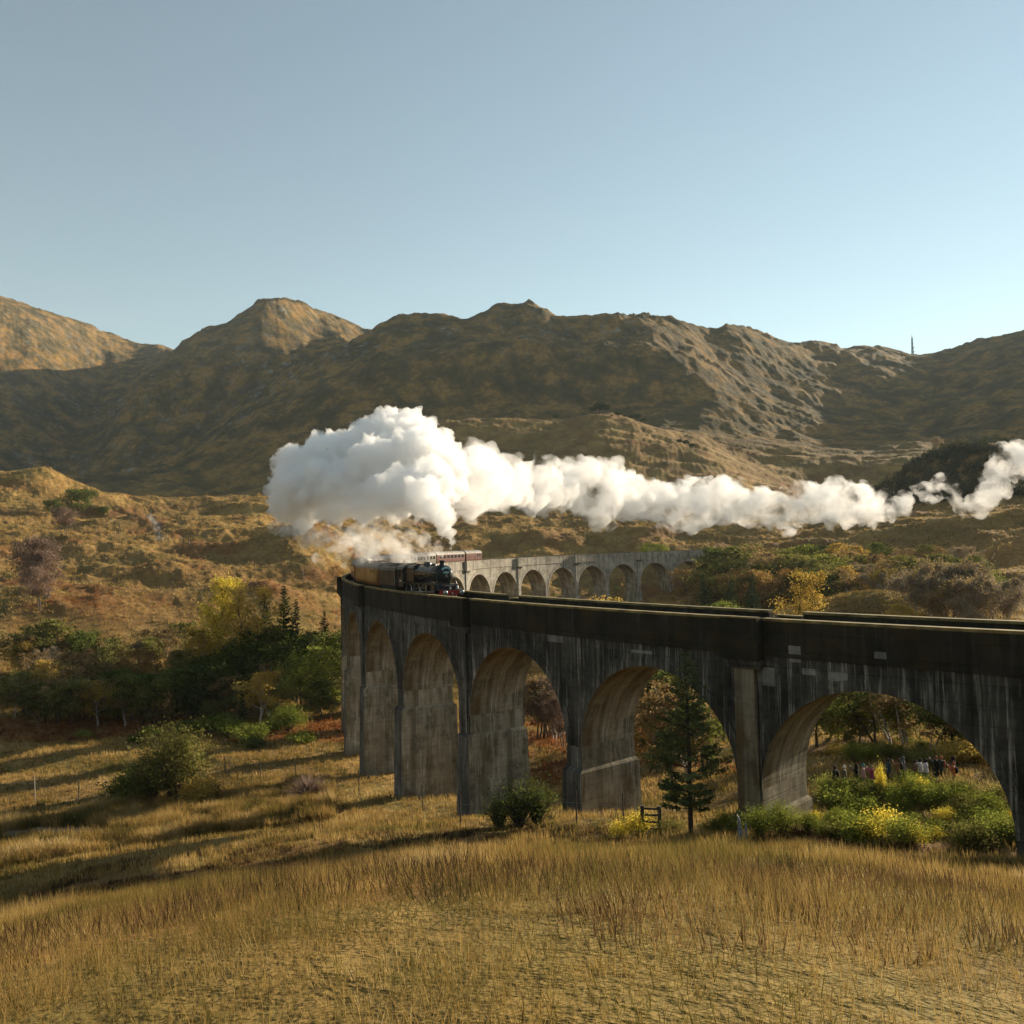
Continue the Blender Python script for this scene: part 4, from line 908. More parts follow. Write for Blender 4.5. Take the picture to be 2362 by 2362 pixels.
def bush(seed, h=2.0, w=1.3, n=1500, lsize=.16, mat=L_OLIVE, bark=M_BARK, twigs=26, fill=.55):
    rg = np.random.default_rng(seed); m = MB(); tips = []
    for i in range(twigs):
        az = rg.uniform(0, 6.28); o = rg.uniform(.15, 1.0) * w; zt = h * rg.uniform(.55, 1.0) * (1 - .35 * (o / w) ** 2); e = np.array([math.cos(az) * o, math.sin(az) * o, zt])
        mid = e * .5 + np.array([0, 0, .12 * h]); m.tube([(0, 0, 0), tuple(mid), tuple(e)], [.03 * h / 2, .02 * h / 2, .006], 3, 0, False); tips += [e, e * .75 + mid * .25, (mid + e) / 2, mid]
    P = np.array(tips); C = P[rg.choice(len(P), n)] + rg.normal(size=(n, 3)) * fill * .3 * h; C[:, 2] = np.abs(C[:, 2])
    sz = lsize * rg.uniform(.6, 1.35, n); N = rg.normal(size=C.shape) * .8 + (C - np.array([0, 0, h * .4])) * .4 + np.array([0, 0, .25])
    return dict(h=float(np.percentile(C[:, 2], 99)), parts=(('stems', m.mesh('stems', bark, True)), ('foliage', quads_mesh('foliage', C, N, sz, sz * .7, mat, rg))))
def put_plant(name, P, loc, scale, rz, label, cat='tree', group=None):
    r = empty(name, loc, rz); r.scale = (scale,) * 3 if not hasattr(scale, '__len__') else scale
    for nm, me_ in P['parts']: link(bpy.data.objects.new(nm, me_), r)
    return tag(r, label, cat, group)
_lab = {}
def grow_at(name, P, px, d, ytop, label, cat='tree', group=None, wide=1.0, rz=None, sink=.1, zbase=None):
    """plant with its foot on the ground at distance d in direction px, its tip at photo height ytop"""
    b = on_ground(px, d); d = math.hypot(b.x, b.y); top = CZ + d * float(slope_of(float(px), float(ytop))); h = max(top - b.z, 0.5)
    s = h / P['h']; b.z -= sink
    return put_plant(name, P, b, (s * wide, s * wide, s), random.uniform(0, 6.28) if rz is None else rz, label, cat, group)
# prototypes
colm = lambda t: (1.15 - t) * .9 + .1
PR = dict(
 poplar=broadleaf(1, 12, 2.6, 6500, .22, L_YEL, M_BARKD, 20, .16, 1.0, .75, lambda t: .55 + .6 * math.sin(math.pi * t) * (1 - .35 * t), 1),
 poplar2=broadleaf(2, 12, 2.9, 6000, .22, L_GOLD, M_BARKD, 20, .2, 1.0, .75, lambda t: .5 + .6 * math.sin(math.pi * t) * (1 - .4 * t), 2),
 olive1=broadleaf(3, 9, 3.4, 3600, .30, L_OLIVE), olive2=broadleaf(4, 9, 3.8, 3600, .32, L_OLIVE, trunks=2),
 green1=broadleaf(5, 10, 4.2, 4600, .32, L_GREEN, M_BARKD, 18, .15), green2=broadleaf(6, 10, 3.6, 4000, .30, L_GREEN, M_BARKD, 16, .2, trunks=2),
 lime1=broadleaf(7, 9, 3.6, 3800, .28, L_LIME, M_BARK, 16, .18), brown1=broadleaf(8, 8.5, 3.2, 2600, .27, L_BROWN, M_BARK, 14, .2), brown2=broadleaf(9, 9, 3.0, 2400, .27, L_BROWN, M_BIRCH, 14, .22, trunks=2),
 orange1=broadleaf(10, 8, 3.0, 2600, .28, L_ORANGE), gold1=broadleaf(11, 9, 2.8, 2800, .28, L_GOLD, M_BIRCH, 16, .2, .85),
 oak=broadleaf(12, 10, 6.0, 5200, .45, L_GREEN, M_BARKD, 20, .12, .5),
 birch1=twiggy(13, 9.5, 3.0), birch2=twiggy(14, 9, 3.4, L_TWIG, M_BIRCH, 4500, 3, 1600, L_GOLD), birch3=twiggy(15, 8.5, 2.8, L_TWIGR, M_BARK, 4500, 2, 200, L_BROWN),
 fir1=conifer(16), fir2=conifer(17, 10, 1.7, 3200), fir3=conifer(18, 11, 2.6, 3600, L_PINE),
 pinef=broadleaf(19, 10, 3.4, 2600, .7, L_PINEF, M_BARKD, 12, .45, .4, .6),
 willow=bush(20, 3.4, 1.7, 9500, .10, L_OLIVE, M_BARK, 60, .34), willow2=bush(21, 2.6, 1.5, 6500, .09, L_LIME, M_BARK, 40, .45), bushg=bush(22, 1.8, 1.5, 2600, .17, L_LIME, M_BARKD, 26), bushd=bush(23, 2.2, 1.7, 3000, .17, L_GREEN, M_BARKD, 26),
 bushb=bush(24, 2.0, 1.5, 2200, .14, L_BROWN, M_BARK, 30), bushy=bush(25, 2.0, 1.4, 2600, .15, L_GOLD, M_BARK, 30), bramble=bush(26, 1.6, 1.3, 3600, .10, L_LIME, M_BARK, 30, .6), bramble2=bush(27, 1.5, 1.2, 3400, .09, L_OLIVE, M_BARK, 30, .6), leafyel=bush(28, 1.7, 1.0, 2400, .09, L_YEL, M_BARK, 26, .5),
)
PR['darktwig'] = bush(30, 2.2, 1.4, 1700, .10, L_GREEN, M_BARKD, 90, .45)
_rg = np.random.default_rng(28)
_m = MB()
for _i in range(420):
    _a = _rg.uniform(0, 6.28); _o = _rg.uniform(.1, 1.0); _h = _rg.uniform(.7, 1.25); _e = np.array([math.cos(_a)*_o, math.sin(_a)*_o, _h*(1-.45*_o*_o)]); _m.tube([(math.cos(_a)*_o*.35, math.sin(_a)*_o*.35, 0), tuple(_e*.5 + np.array([0, 0, .1])), tuple(_e)], [.007, .005, .002], 3, 0, False)
PR['twigbush'] = dict(h=1.25, parts=(('stems', _m.mesh('stems', plain('twig_plum', (0.17, 0.11, 0.085), .8, var=.4), True)),))
# --- big foreground pine in front of the viaduct
PR['bigpine'] = conifer(40, 10.5, 2.5, 10500, L_PINE, M_BARKD, .15, .12, .24, .5, .3)
P = PR['bigpine']; b = on_ground(1594, 1930); _d = math.hypot(b.x, b.y); top = CZ + _d * float(slope_of(1582., 1518.)); s = (top - b.z) / P['h']
put_plant('pine_tree', P, (b.x, b.y, b.z - .1), (s * 1.12, s * 1.12, s * 1.06), 1.0, 'tall dark pine standing in front of the viaduct piers', 'tree')
# --- left belt
G = grow_at
G('poplar_tree', PR['poplar'], 504, 1602, 1317, 'taller yellow poplar, left of the pair above the dark wood', wide=1.0); G('poplar_tree', PR['poplar2'], 566, 1600, 1328, 'golden yellow poplar, right of the pair above the dark wood', wide=1.0)
G('birch_tree', PR['gold1'], 470, 1605, 1440, 'small yellow green birch at the left foot of the yellow poplars')
for px, d, yt, lb in ((612, 1530, 1352, 'narrow spruce nearest the golden poplar'), (657, 1540, 1348, 'tallest narrow spruce on the moor edge behind the dark wood'), (684, 1545, 1380, 'third spruce from the poplars, dark and narrow'), (750, 1560, 1408, 'dark spruce close to the left end of the viaduct')):
    G('spruce_tree', PR['fir1' if px != 657 else 'fir2'], px, d, yt, lb, group='spruces behind the dark wood')
G('broadleaf_tree', PR['green1'], 610, 1612, 1432, 'dark green rounded tree right below the golden poplar', wide=1.25); G('broadleaf_tree', PR['green1'], 675, 1618, 1445, 'dark green spreading tree in the middle of the shaded wood', wide=1.3); G('broadleaf_tree', PR['green2'], 570, 1622, 1475, 'dark green tree in front of the poplar trunks', wide=1.15)
G('broadleaf_tree', PR['lime1'], 738, 1645, 1478, 'sunlit yellow green tree against the leftmost viaduct pier', wide=1.2); G('broadleaf_tree', PR['lime1'], 695, 1648, 1505, 'smaller sunlit lime tree left of the pier', wide=1.15); G('broadleaf_tree', PR['green2'], 768, 1630, 1440, 'dark green tree touching the leftmost pier')
G('birch_tree', PR['brown2'], 620, 1652, 1530, 'thin birch with pale trunks before the dark wood'); G('golden_bush', PR['willow2'], 664, 1690, 1622, 'rounded golden willow bush beside the bracken slope', 'bush', wide=1.2); G('round_bush', PR['willow'], 381, 1664, 1618, 'round olive bush in the shade of the wood edge', 'bush', wide=1.1)
G('broadleaf_tree', PR['gold1'], 108, 1640, 1518, 'small yellow birch at the far left of the wood'); G('broadleaf_tree', PR['brown1'], 185, 1650, 1495, 'grey brown tree right of the small yellow birch', wide=1.2); G('broadleaf_tree', PR['brown1'], 250, 1650, 1522, 'pale brown tree in the left wood', wide=1.1); G('broadleaf_tree', PR['orange1'], 318, 1640, 1482, 'orange brown tree standing above the left wood'); G('broadleaf_tree', PR['olive1'], 120, 1560, 1426, 'olive tree on the bank above the left wood', wide=1.2); G('broadleaf_tree', PR['olive2'], 65, 1570, 1440, 'olive tree at the left picture edge below the moor', wide=1.2)
G('broadleaf_tree', PR['brown2'], 405, 1655, 1545, 'thin brown tree left of the poplar trunks'); G('broadleaf_tree', PR['olive1'], 440, 1650, 1560, 'olive tree below the yellow birch')
G('spruce_tree', PR['fir2'], 560, 1685, 1592, 'dark little conifer beside the golden willow bush')
lb = 'dark broadleaf tree in the shaded belt at the lower left'
for i in range(44):
    px = 40 + (i * 17 % 44) * 16.8 + random.uniform(-8, 8); d = random.uniform(1646, 1676)
    if 640 < px < 700: continue
    pk = random.choice(('green2', 'green1', 'olive2', 'brown1', 'olive1', 'brown2', 'gold1'))
    lb = '%s in the shaded belt of wood at the lower left' % dict(olive1='olive tree', olive2='forked olive tree', green1='spreading dark green tree', green2='dark green tree', brown1='brown tree', brown2='thin brown birch', gold1='dull golden birch')[pk]
    G('shaded_tree', PR[pk], px, d, random.uniform(1525, 1612), lb, group='trees of the shaded belt', wide=1.3)
for px, d, yt, lb in ((70, 1372, 1228, 'bare purple brown birch at the left picture edge'), (108, 1380, 1262, 'bare birch right of the one at the picture edge'), (88, 1410, 1300, 'low bare birch in front of the left birch clump')):
    G('bare_birch', PR['birch3'], px, d, yt, lb, group='bare birches on the left moor edge', wide=1.25)
G('bare_birch', PR['birch3'], 150, 1235, 1163, 'bare brown trees below the oak on the moor', wide=1.4)
G('oak_tree', PR['oak'], 182, 1190, 1120, 'large round green oak on the moor at the left', wide=1.0); G('oak_tree', PR['oak'], 122, 1192, 1147, 'smaller green oak left of the large round one', wide=.9); G('oak_tree', PR['oak'], 240, 1190, 1165, 'low green thicket right of the large oak', wide=1.2)
for px, yt, pr, lb in ((410, 1149, 'gold1', 'pale yellow tree on the moor crest, leftmost'), (428, 1152, 'birch1', 'grey bare tree next to the pale yellow one on the crest'), (492, 1151, 'brown1', 'brown tree on the crest of the moor'), (531, 1158, 'bushy', 'small golden bush on the crest'), (597, 1136, 'gold1', 'tallest yellow tree on the crest beside the steam')):
    G('crest_tree', PR[pr], px, 428, yt, lb, wide=.9)
G('rowan_tree', PR['orange1'], 775, 1350, 1300, 'small golden rowan beside the end of the near parapet')
for i in range(34):
    px = random.uniform(45, 430); yb = random.uniform(1535, 1610); pk = random.choice(('olive1', 'olive2', 'brown1', 'brown2', 'birch1', 'birch3', 'green2', 'gold1'))
    G('bank_tree', PR[pk], px, yb, yb - random.uniform(70, 118), '%s on the bank above the shaded belt at left' % dict(olive1='olive tree', olive2='forked olive tree', green2='dark green tree', brown1='brown tree', brown2='thin brown birch', gold1='golden birch', birch1='bare grey birch', birch3='bare plum birch')[pk], group='trees on the left bank', wide=1.2)
for i in range(14):
    px = random.uniform(430, 770); yb = random.uniform(1590, 1640); pk = random.choice(('green1', 'green2', 'olive2', 'lime1'))
    G('wood_tree', PR[pk], px, yb, yb - random.uniform(90, 150), '%s in the dark wood left of the viaduct' % dict(green1='spreading green tree', green2='dark green tree', olive2='forked olive tree', lime1='yellow green tree')[pk], group='trees of the dark wood', wide=1.25)
# --- rhododendron and gorse on the bracken slope
EV = ((505, 1690, 1650, 1.9, 'bushg', 'yellow green evergreen mound, largest on the bracken slope'), (548, 1698, 1662, 1.6, 'bushg', 'evergreen mound right of the largest one on the bracken'), (578, 1710, 1672, 1.5, 'bushg', 'pale green evergreen mound nearest the meadow'), (690, 1716, 1686, 1.7, 'bushg', 'green bush on the bracken left of the pier feet'), (345, 1698, 1676, 1.5, 'bushg', 'small green bush on the bracken above the big willow'),
 (195, 1700, 1683, 1.6, 'bushg', 'green bush in the bracken at far left'), (310, 1712, 1694, 1.4, 'bushd', 'dark low bush in the bracken left of the willow top'), (430, 1690, 1660, 1.5, 'bushd', 'dark evergreen bush right of the willow top'), (590, 1725, 1700, 1.8, 'bushd', 'dark bush in the meadow below the evergreen mounds'), (630, 1685, 1655, 1.8, 'bushd', 'dark evergreen bush left of the golden willow'))
for px, d, yt, w_, pr, lb in EV:
    G('evergreen_bush', PR[pr], px, d, yt, lb, 'bush', 'evergreen bushes on the bracken slope', wide=w_)
# --- foreground bushes
G('willow_bush', PR['willow'], 400, 1852, 1672, 'big olive willow bush standing alone in the left foreground', 'bush', wide=.95); G('willow_bush', PR['bushd'], 305, 1856, 1768, 'darker green bush at the left foot of the big willow', 'bush', wide=1.1); G('willow_bush', PR['bushy'], 450, 1858, 1790, 'yellowish bush at the right foot of the big willow', 'bush', wide=1.1); G('willow_bush', PR['willow'], 350, 1856, 1745, 'olive bush filling the left side of the big willow', 'bush', wide=1.0); G('bare_bush', PR['bushb'], 490, 1850, 1785, 'straggly brown bush right of the willow', 'bush', wide=.9)
G('twig_bush', PR['twigbush'], 712, 1845, 1780, 'bare reddish twig bush in the shaded grass', 'bush', wide=1.5)
G('dark_bush', PR['darktwig'], 1200, 1915, 1778, 'dark leafy bush in front of the third pier from the right', 'bush', wide=.8); G('dark_bush', PR['darktwig'], 1240, 1908, 1790, 'brown bush right of the dark leafy bush', 'bush', wide=.8); G('dark_bush', PR['darktwig'], 1150, 1912, 1830, 'low dark bush left of the dark leafy bush', 'bush', wide=1.0)
for px, d, yt, pr, lb in ((1470, 1932, 1868, 'leafyel', 'yellow leaved sapling beside the wooden stile'), (1430, 1930, 1890, 'leafyel', 'small yellow leaved shrub left of the stile'), (1750, 1935, 1858, 'willow2', 'pale green willow at the foot of the pale pilaster'), (1805, 1930, 1848, 'willow2', 'larger pale willow right of the grey posts'), (1865, 1925, 1868, 'willow2', 'pale willow before the rightmost pier soffit'), (1545, 1925, 1880, 'bramble2', 'olive bramble left of the pine trunk'), (1640, 1925, 1885, 'bramble2', 'olive bramble right of the pine trunk'), (1680, 1920, 1870, 'bramble', 'green bramble left of the grey posts')):
    G('low_shrub', PR[pr], px, d, yt, lb, 'bush', wide=1.3)
for i in range(110):
    px = random.uniform(1880, 2450); yb = 1838 + 122 * random.random(); yt = yb - random.choice((random.uniform(14, 30), random.uniform(26, 44), random.uniform(40, 64))) * (.7 + .5 * (yb - 1836) / 125)
    pk = random.choice(('bramble', 'bramble', 'bramble2', 'leafyel', 'willow2', 'bramble2', 'bushg'))
    lb = '%s on the bank under the rightmost arch, %s' % (dict(bramble='lime green bramble', bramble2='olive bramble', leafyel='yellow leaved bush', willow2='pale willow bush', bushg='bright green bush')[pk], 'just below the onlookers' if yb < 1868 else 'midway down the bank' if yb < 1910 else 'lowest on the bank')
    G('bramble_bush', PR[pk], px, yb, yt, lb, 'bush', 'brambles under the rightmost arch', wide=1.35)
for i in range(40):
    px = random.uniform(1895, 2240); yb = random.uniform(1824, 1846)
    G('low_bramble', PR[random.choice(('bramble', 'bramble2', 'leafyel', 'bushg'))], px, yb, yb - random.choice((random.uniform(14, 28), random.uniform(28, 48))), 'low leafy bramble at the feet of the onlookers', 'bush', 'brambles at the feet of the onlookers', wide=1.3)
G('sapling', PR['leafyel'], 2034, 1838, 1758, 'yellow sapling among the onlookers', 'bush', wide=.28); G('sapling', PR['bramble'], 2104, 1840, 1785, 'yellow green sapling before the white tops', 'bush', wide=.45)
# --- trees seen through the near arches
for px, d, yt, pr, lb in ((2065, 80, 1600, 'green1', 'large green tree behind the onlookers'), (2160, 78, 1628, 'lime1', 'sunlit green tree right of the large one behind the onlookers'), (1975, 84, 1640, 'brown2', 'brown birch left of the large tree behind the onlookers'), (1940, 80, 1690, 'olive1', 'olive tree behind the pale soffit'), (2230, 76, 1680, 'green2', 'green tree half hidden by the right leg of the rightmost arch'), (2300, 76, 1640, 'lime1', 'yellow green tree at the right picture edge under the viaduct'),
                          (1530, 84, 1590, 'brown1', 'brown tree seen through the second arch behind the pine'), (1575, 88, 1570, 'brown2', 'thin brown tree behind the pine crown'), (1490, 92, 1650, 'green2', 'dark tree low in the second arch'), (1620, 86, 1600, 'green2', 'dark green tree right of the pine in the second arch'), (1270, 118, 1570, 'brown2', 'brown birch seen through the third arch'), (1285, 112, 1600, 'birch3', 'bare birch seen through the third arch'), (1250, 125, 1640, 'olive2', 'olive tree low in the third arch')):
    G('valley_tree', PR[pr], px, d, yt, lb, wide=1.15)
lb = 'green or brown tree filling the view under the rightmost arch'
for i in range(18):
    px = 1885 + i * 26 + random.uniform(-8, 8)
    pk = random.choice(('green2', 'lime1', 'olive1', 'brown2', 'green1', 'olive2'))
    lb = '%s tree in the thicket behind the onlookers' % dict(olive1='olive', olive2='forked olive', green1='spreading green', green2='dark green', brown2='thin brown', lime1='yellow green')[pk]
    G('thicket_tree', PR[pk], px, random.uniform(1700, 1735), random.uniform(1545, 1625) + max(0, px - 2100) * .25, lb, group='trees behind the onlookers', wide=1.5)
lb = 'dark tree filling the view under the second arch from the right'
for i in range(9):
    G('thicket_tree', PR[random.choice(('green2', 'brown2', 'olive1', 'brown1'))], 1475 + i * 24 + random.uniform(-8, 8), random.uniform(1690, 1720), random.uniform(1540, 1600), lb, group='trees behind the pine', wide=1.4)
lb = 'brown tree filling the view under the third arch from the right'
for i in range(5):
    G('thicket_tree', PR[random.choice(('brown2', 'birch3', 'brown1'))], 1240 + i * 16 + random.uniform(-6, 6), random.uniform(1695, 1712), random.uniform(1545, 1600), lb, group='trees behind the third arch', wide=1.4)
for i in range(60):
    px = random.uniform(1890, 2330); d = random.uniform(68.5, 86)
    G('scrub_bush', PR[random.choice(('willow2', 'bramble2', 'bushy', 'willow'))], px, d, random.uniform(1700, 1745), 'pale scrub behind the onlookers under the rightmost arch', 'bush', 'scrub behind the onlookers', wide=1.35)
# --- inside the curve and beyond the far arches
G('poplar_tree', PR['poplar2'], 1817, 140, 1301, 'tall golden poplar rising behind the near parapet', wide=.95)
for px, d, yt, pr, lb in ((1620, 205, 1320, 'fir1', 'spruce beside the orange rowan under the last arch'), (1683, 200, 1332, 'fir1', 'spruce midway between the rowan and the golden poplar'), (1732, 195, 1318, 'fir1', 'spruce left of the golden poplar'), (1866, 170, 1366, 'fir3', 'spruce right of the golden poplar'), (1888, 168, 1382, 'fir3', 'smaller spruce next to the golden mound')):
    G('spruce_tree', PR[pr], px, d, yt, lb, wide=1.2)
G('rowan_tree', PR['orange1'], 1580, 262, 1305, 'orange rowan in front of the last far arch'); G('low_shrub', PR['brown1'], 1590, 225, 1362, 'brown bush below the orange rowan', 'bush'); G('low_shrub', PR['lime1'], 1655, 180, 1383, 'yellow green bush between two spruces', 'bush', wide=1.3); G('low_shrub', PR['gold1'], 2075, 150, 1388, 'yellow bush on the golden mound', 'bush', wide=1.5); G('low_shrub', PR['bushy'], 1400, 240, 1378, 'yellow bush at the foot of a far pier', 'bush')
for px, d, yt, lb in ((1657, 255, 1303, 'bare pale birch right of the orange rowan'), (1705, 250, 1290, 'bare birch behind the middle spruce')): G('bare_birch', PR['birch1'], px, d, yt, lb)
G('low_shrub', PR['lime1'], 1514, 312, 1250, 'yellow green bush on top of the far viaduct end', 'bush', wide=1.6)
for px, d, yt, pr, lb in ((2120, 165, 1277, 'birch2', 'grey gold birch, leftmost of the pale clump at right'), (2171, 162, 1274, 'birch2', 'tallest grey gold birch of the pale clump'), (2212, 160, 1308, 'birch1', 'bare grey birch in the pale clump'), (2250, 163, 1294, 'birch1', 'bare birch behind the round golden one'), (2259, 150, 1312, 'birch2', 'round golden grey birch at the right picture edge'), (2300, 155, 1320, 'birch1', 'bare birch cut by the right picture edge'), (2145, 158, 1305, 'birch2', 'low golden birch in the middle of the pale clump'), (2190, 152, 1330, 'brown1', 'brown shrubby tree in the pale clump')):
    G('birch_tree', PR[pr], px, d, yt, lb, wide=1.3, group='pale birches at right')
for px, d, yt, pr, lb in ((1640, 278, 1256, 'green2', 'green tree hiding the end of the far parapet'), (1668, 280, 1250, 'olive2', 'olive tree just right of the far viaduct end'), (1625, 268, 1290, 'brown1', 'brown tree at the foot of the far abutment'), (1700, 282, 1258, 'brown2', 'brown birch behind the middle spruce at the wood edge')):
    G('abutment_tree', PR[pr], px, d, yt, lb, wide=1.3)
lb = 'broadleaf tree in the mixed autumn wood right of the far abutment'
for i in range(84):
    px = 1640 + (i * 37 % 84) * 7.4 + random.uniform(-8, 8); row = i % 4; d = (226, 248, 272, 300)[row] + random.uniform(-8, 8)
    yt = (1312, 1292, 1272, 1252)[row] + random.uniform(-9, 12) + max(0, (px - 2050) * .06) - max(0, 1720 - px) * .0
    pk = random.choice(('olive1', 'olive2', 'olive2', 'green2', 'green1', 'brown1', 'brown2', 'lime1', 'olive1', 'birch2', 'birch2', 'gold1'))
    if i % 12 == 0: pk = 'orange1'
    lb = '%s tree in the %s row of the autumn wood right of the far abutment' % (dict(olive1='olive', olive2='forked olive', green1='spreading green', green2='dark green', brown1='brown', brown2='thin brown', lime1='yellow green', orange1='orange', birch2='pale birch', gold1='golden')[pk], ('front', 'second', 'third', 'rearmost')[row])
    G('mixed_tree', PR[pk], px, d, yt, lb, group='mixed wood by the far abutment', wide=1.35)
for i in range(18):
    px = random.uniform(1180, 1560); d = random.uniform(272, 300) + (px - 1180) * .06
    if True: G('valley_shrub', PR[random.choice(('olive2', 'green2', 'brown1', 'birch3'))], px, d, random.uniform(1345, 1375), 'small tree in the shade beyond the far arches', 'tree', 'small trees beyond the far arches', wide=1.2)
# --- knoll pines and lone trees on the slopes
kp = ((1289, 962), (1320, 968), (1335, 968), (1354, 958), (1376, 945), (1391, 934), (1402, 938), (1420, 962), (1436, 953), (1450, 962), (1465, 962), (1478, 960), (1494, 970), (1370, 966), (1385, 962), (1408, 966))
for px, yt in kp: G('knoll_pine', PR['pinef'], px, 618 + random.uniform(-12, 6), yt - 6, 'dark pine in the clump crowning the knoll', 'tree', 'pines on the knoll', wide=1.5)
for px, yt in ((1560, 1018), (1575, 1012), (1590, 1014), (1604, 1022)): G('knoll_pine', PR['pinef'], px, 560, yt, 'dark pine in the small clump on the slope right of the knoll', 'tree', 'pines right of the knoll', wide=1.3)
G('lone_tree', PR['birch1'], 1175, 616, 958, 'lone bare tree on the lit crest left of the knoll pines'); G('lone_tree', PR['birch2'], 2176, 640, 1000, 'lone pale tree on the slope at the far right', wide=.8)
for i, px in enumerate((1480, 1500, 1520, 1450, 1425, 1400, 1380)): G('slope_shrub', PR['birch3'], px, 575 + i * 3, 1012 + i * 2, 'bare shrub on the sunny slope below the knoll', 'tree', 'shrubs below the knoll')
# --- dark wood clothing the hillside at right: one mass
rg = np.random.default_rng(77); Cs = []; n_t = 620
pxs = rg.uniform(1960, 2560, n_t); ds = rg.uniform(400, 505, n_t)
aa = azim(pxs); xs, ys = ds * np.sin(aa), ds * np.cos(aa); hs = H(xs, ys); tops = rg.uniform(4, 7.5, n_t)
for x, y, z, tp in zip(xs, ys, hs, tops):
    q = rg.normal(size=(170, 3)); q /= np.linalg.norm(q, axis=1, keepdims=True); q *= rg.uniform(.55, 1.0, (170, 1)); q[:, 2] = np.abs(q[:, 2]); Cs.append(np.array([x, y, z + tp * .12]) + q * np.array([tp * .42, tp * .42, tp * .85]))
Cs = np.concatenate(Cs)
o = put('hillside_wood', quads_mesh('hillside_wood', Cs, rg.normal(size=Cs.shape) + np.array([0, 0, .5]), .8 * rg.uniform(.6, 1.3, len(Cs)), .6, leafy('wood_mass', (0.03, 0.036, 0.018), (0.06, 0.062, 0.03), (0.12, 0.095, 0.05), .3, .06), rg))
tag(o, 'dark wood covering the shaded hillside at right', 'woodland', kind='stuff')
# ------------------------------------------------------------------ steam
def steam_mat(name, dens, aniso=0.2, col=(0.976, 0.966, 0.963), noise=None):
    m = bpy.data.materials.new(name); m.use_nodes = True; t_ = m.node_tree; t_.nodes.clear()
    o = t_.nodes.new('ShaderNodeOutputMaterial'); v = t_.nodes.new('ShaderNodeVolumeScatter')
    v.inputs['Color'].default_value = (*col, 1); v.inputs['Density'].default_value = dens; v.inputs['Anisotropy'].default_value = aniso
    if noise:   # uneven, torn density
        tc = t_.nodes.new('ShaderNodeTexCoord'); nz = t_.nodes.new('ShaderNodeTexNoise'); nz.inputs['Scale'].default_value = noise[0]; nz.inputs['Detail'].default_value = 4; nz.inputs['Roughness'].default_value = .62; nz.inputs['Distortion'].default_value = .6
        mr = t_.nodes.new('ShaderNodeMapRange'); mr.inputs['From Min'].default_value = noise[1]; mr.inputs['From Max'].default_value = noise[2]; mr.inputs['To Min'].default_value = 0.0; mr.inputs['To Max'].default_value = dens
        t_.links.new(tc.outputs['Object'], nz.inputs['Vector']); t_.links.new(nz.outputs['Fac'], mr.inputs['Value']); t_.links.new(mr.outputs[0], v.inputs['Density'])
    t_.links.new(v.outputs[0], o.inputs['Volume']); return m
def _ico(sub):
    bm = bmesh.new(); bmesh.ops.create_icosphere(bm, subdivisions=sub, radius=1.0)
    v = np.array([q.co[:] for q in bm.verts]); f = np.array([[a.index for a in q.verts] for q in bm.faces]); bm.free(); return v, f
_I1, _I2 = _ico(1), _ico(2)
def puffs_mesh(name, spheres, voxel, disp=(), smooth=2):
    V = []; F = []; b = 0
    for (c, r, lvl) in spheres:
        iv, jf = _I2 if lvl == 0 else _I1
        V.append(iv * r * (1.0 if lvl == 0 else 1.04) + np.array(c)); F.append(jf + b); b += len(iv)
    V = np.concatenate(V); F = np.concatenate(F)
    me = mesh_np(name + '_raw', V, F.ravel(), np.full(len(F), 3), True)
    o = bpy.data.objects.new(name, me); COL.objects.link(o)
    md = o.modifiers.new('r', 'REMESH'); md.mode = 'VOXEL'; md.voxel_size = voxel; md.use_smooth_shade = True
    if smooth:
        sm = o.modifiers.new('s', 'SMOOTH'); sm.iterations = smooth; sm.factor = 0.5
    for (sc, st, kind) in disp:
        tx = bpy.data.textures.new(name + '_t', 'CLOUDS' if kind in 'ch' else 'VORONOI'); tx.noise_scale = sc
        if kind in 'ch': tx.noise_depth = 2
        if kind == 'h': tx.noise_type = 'HARD_NOISE'
        dm = o.modifiers.new('d', 'DISPLACE'); dm.texture = tx; dm.strength = st; dm.mid_level = 0.5; dm.texture_coords = 'GLOBAL'
    dg = bpy.context.evaluated_depsgraph_get(); ev = o.evaluated_get(dg)
    nm = bpy.data.meshes.new_from_object(ev); nm.name = name
    o.modifiers.clear(); o.data = nm; bpy.data.meshes.remove(me)
    return o
def grow(core, n1, n2, f1=(0.28, 0.45), f2=(0.3, 0.5), seed=1, up=0.15):
    rg = np.random.default_rng(seed); out = [(c, r, 0) for c, r in core]
    C = np.array([c for c, r in core]); Rr = np.array([r for c, r in core])
    def child(par, n, fr):
        res = []
        pw = np.array([p[1] ** 2 for p in par]); pw = pw / pw.sum()
        for i in rg.choice(len(par), n, p=pw):
            c, r, _ = par[i]; d = rg.normal(size=3); d[2] += up; d /= np.linalg.norm(d); rr = r * rg.uniform(*fr)
            q = np.array(c) + d * (r * 0.97)
            if np.any(np.linalg.norm(C - q, axis=1) < Rr - rr * 1.0): continue
            res.append((q, rr, 1))
        return res
    a = child(out, n1, f1); b = child([(c, r, 0) for c, r, _ in a], n2, f2)
    return out + a + b
def sp(px, py, d, rpx): # a puff seen at a pixel, at a distance, with a radius in photo pixels
    p = at_dist(px, py, d); return (np.array(p), rpx / FPX * d)
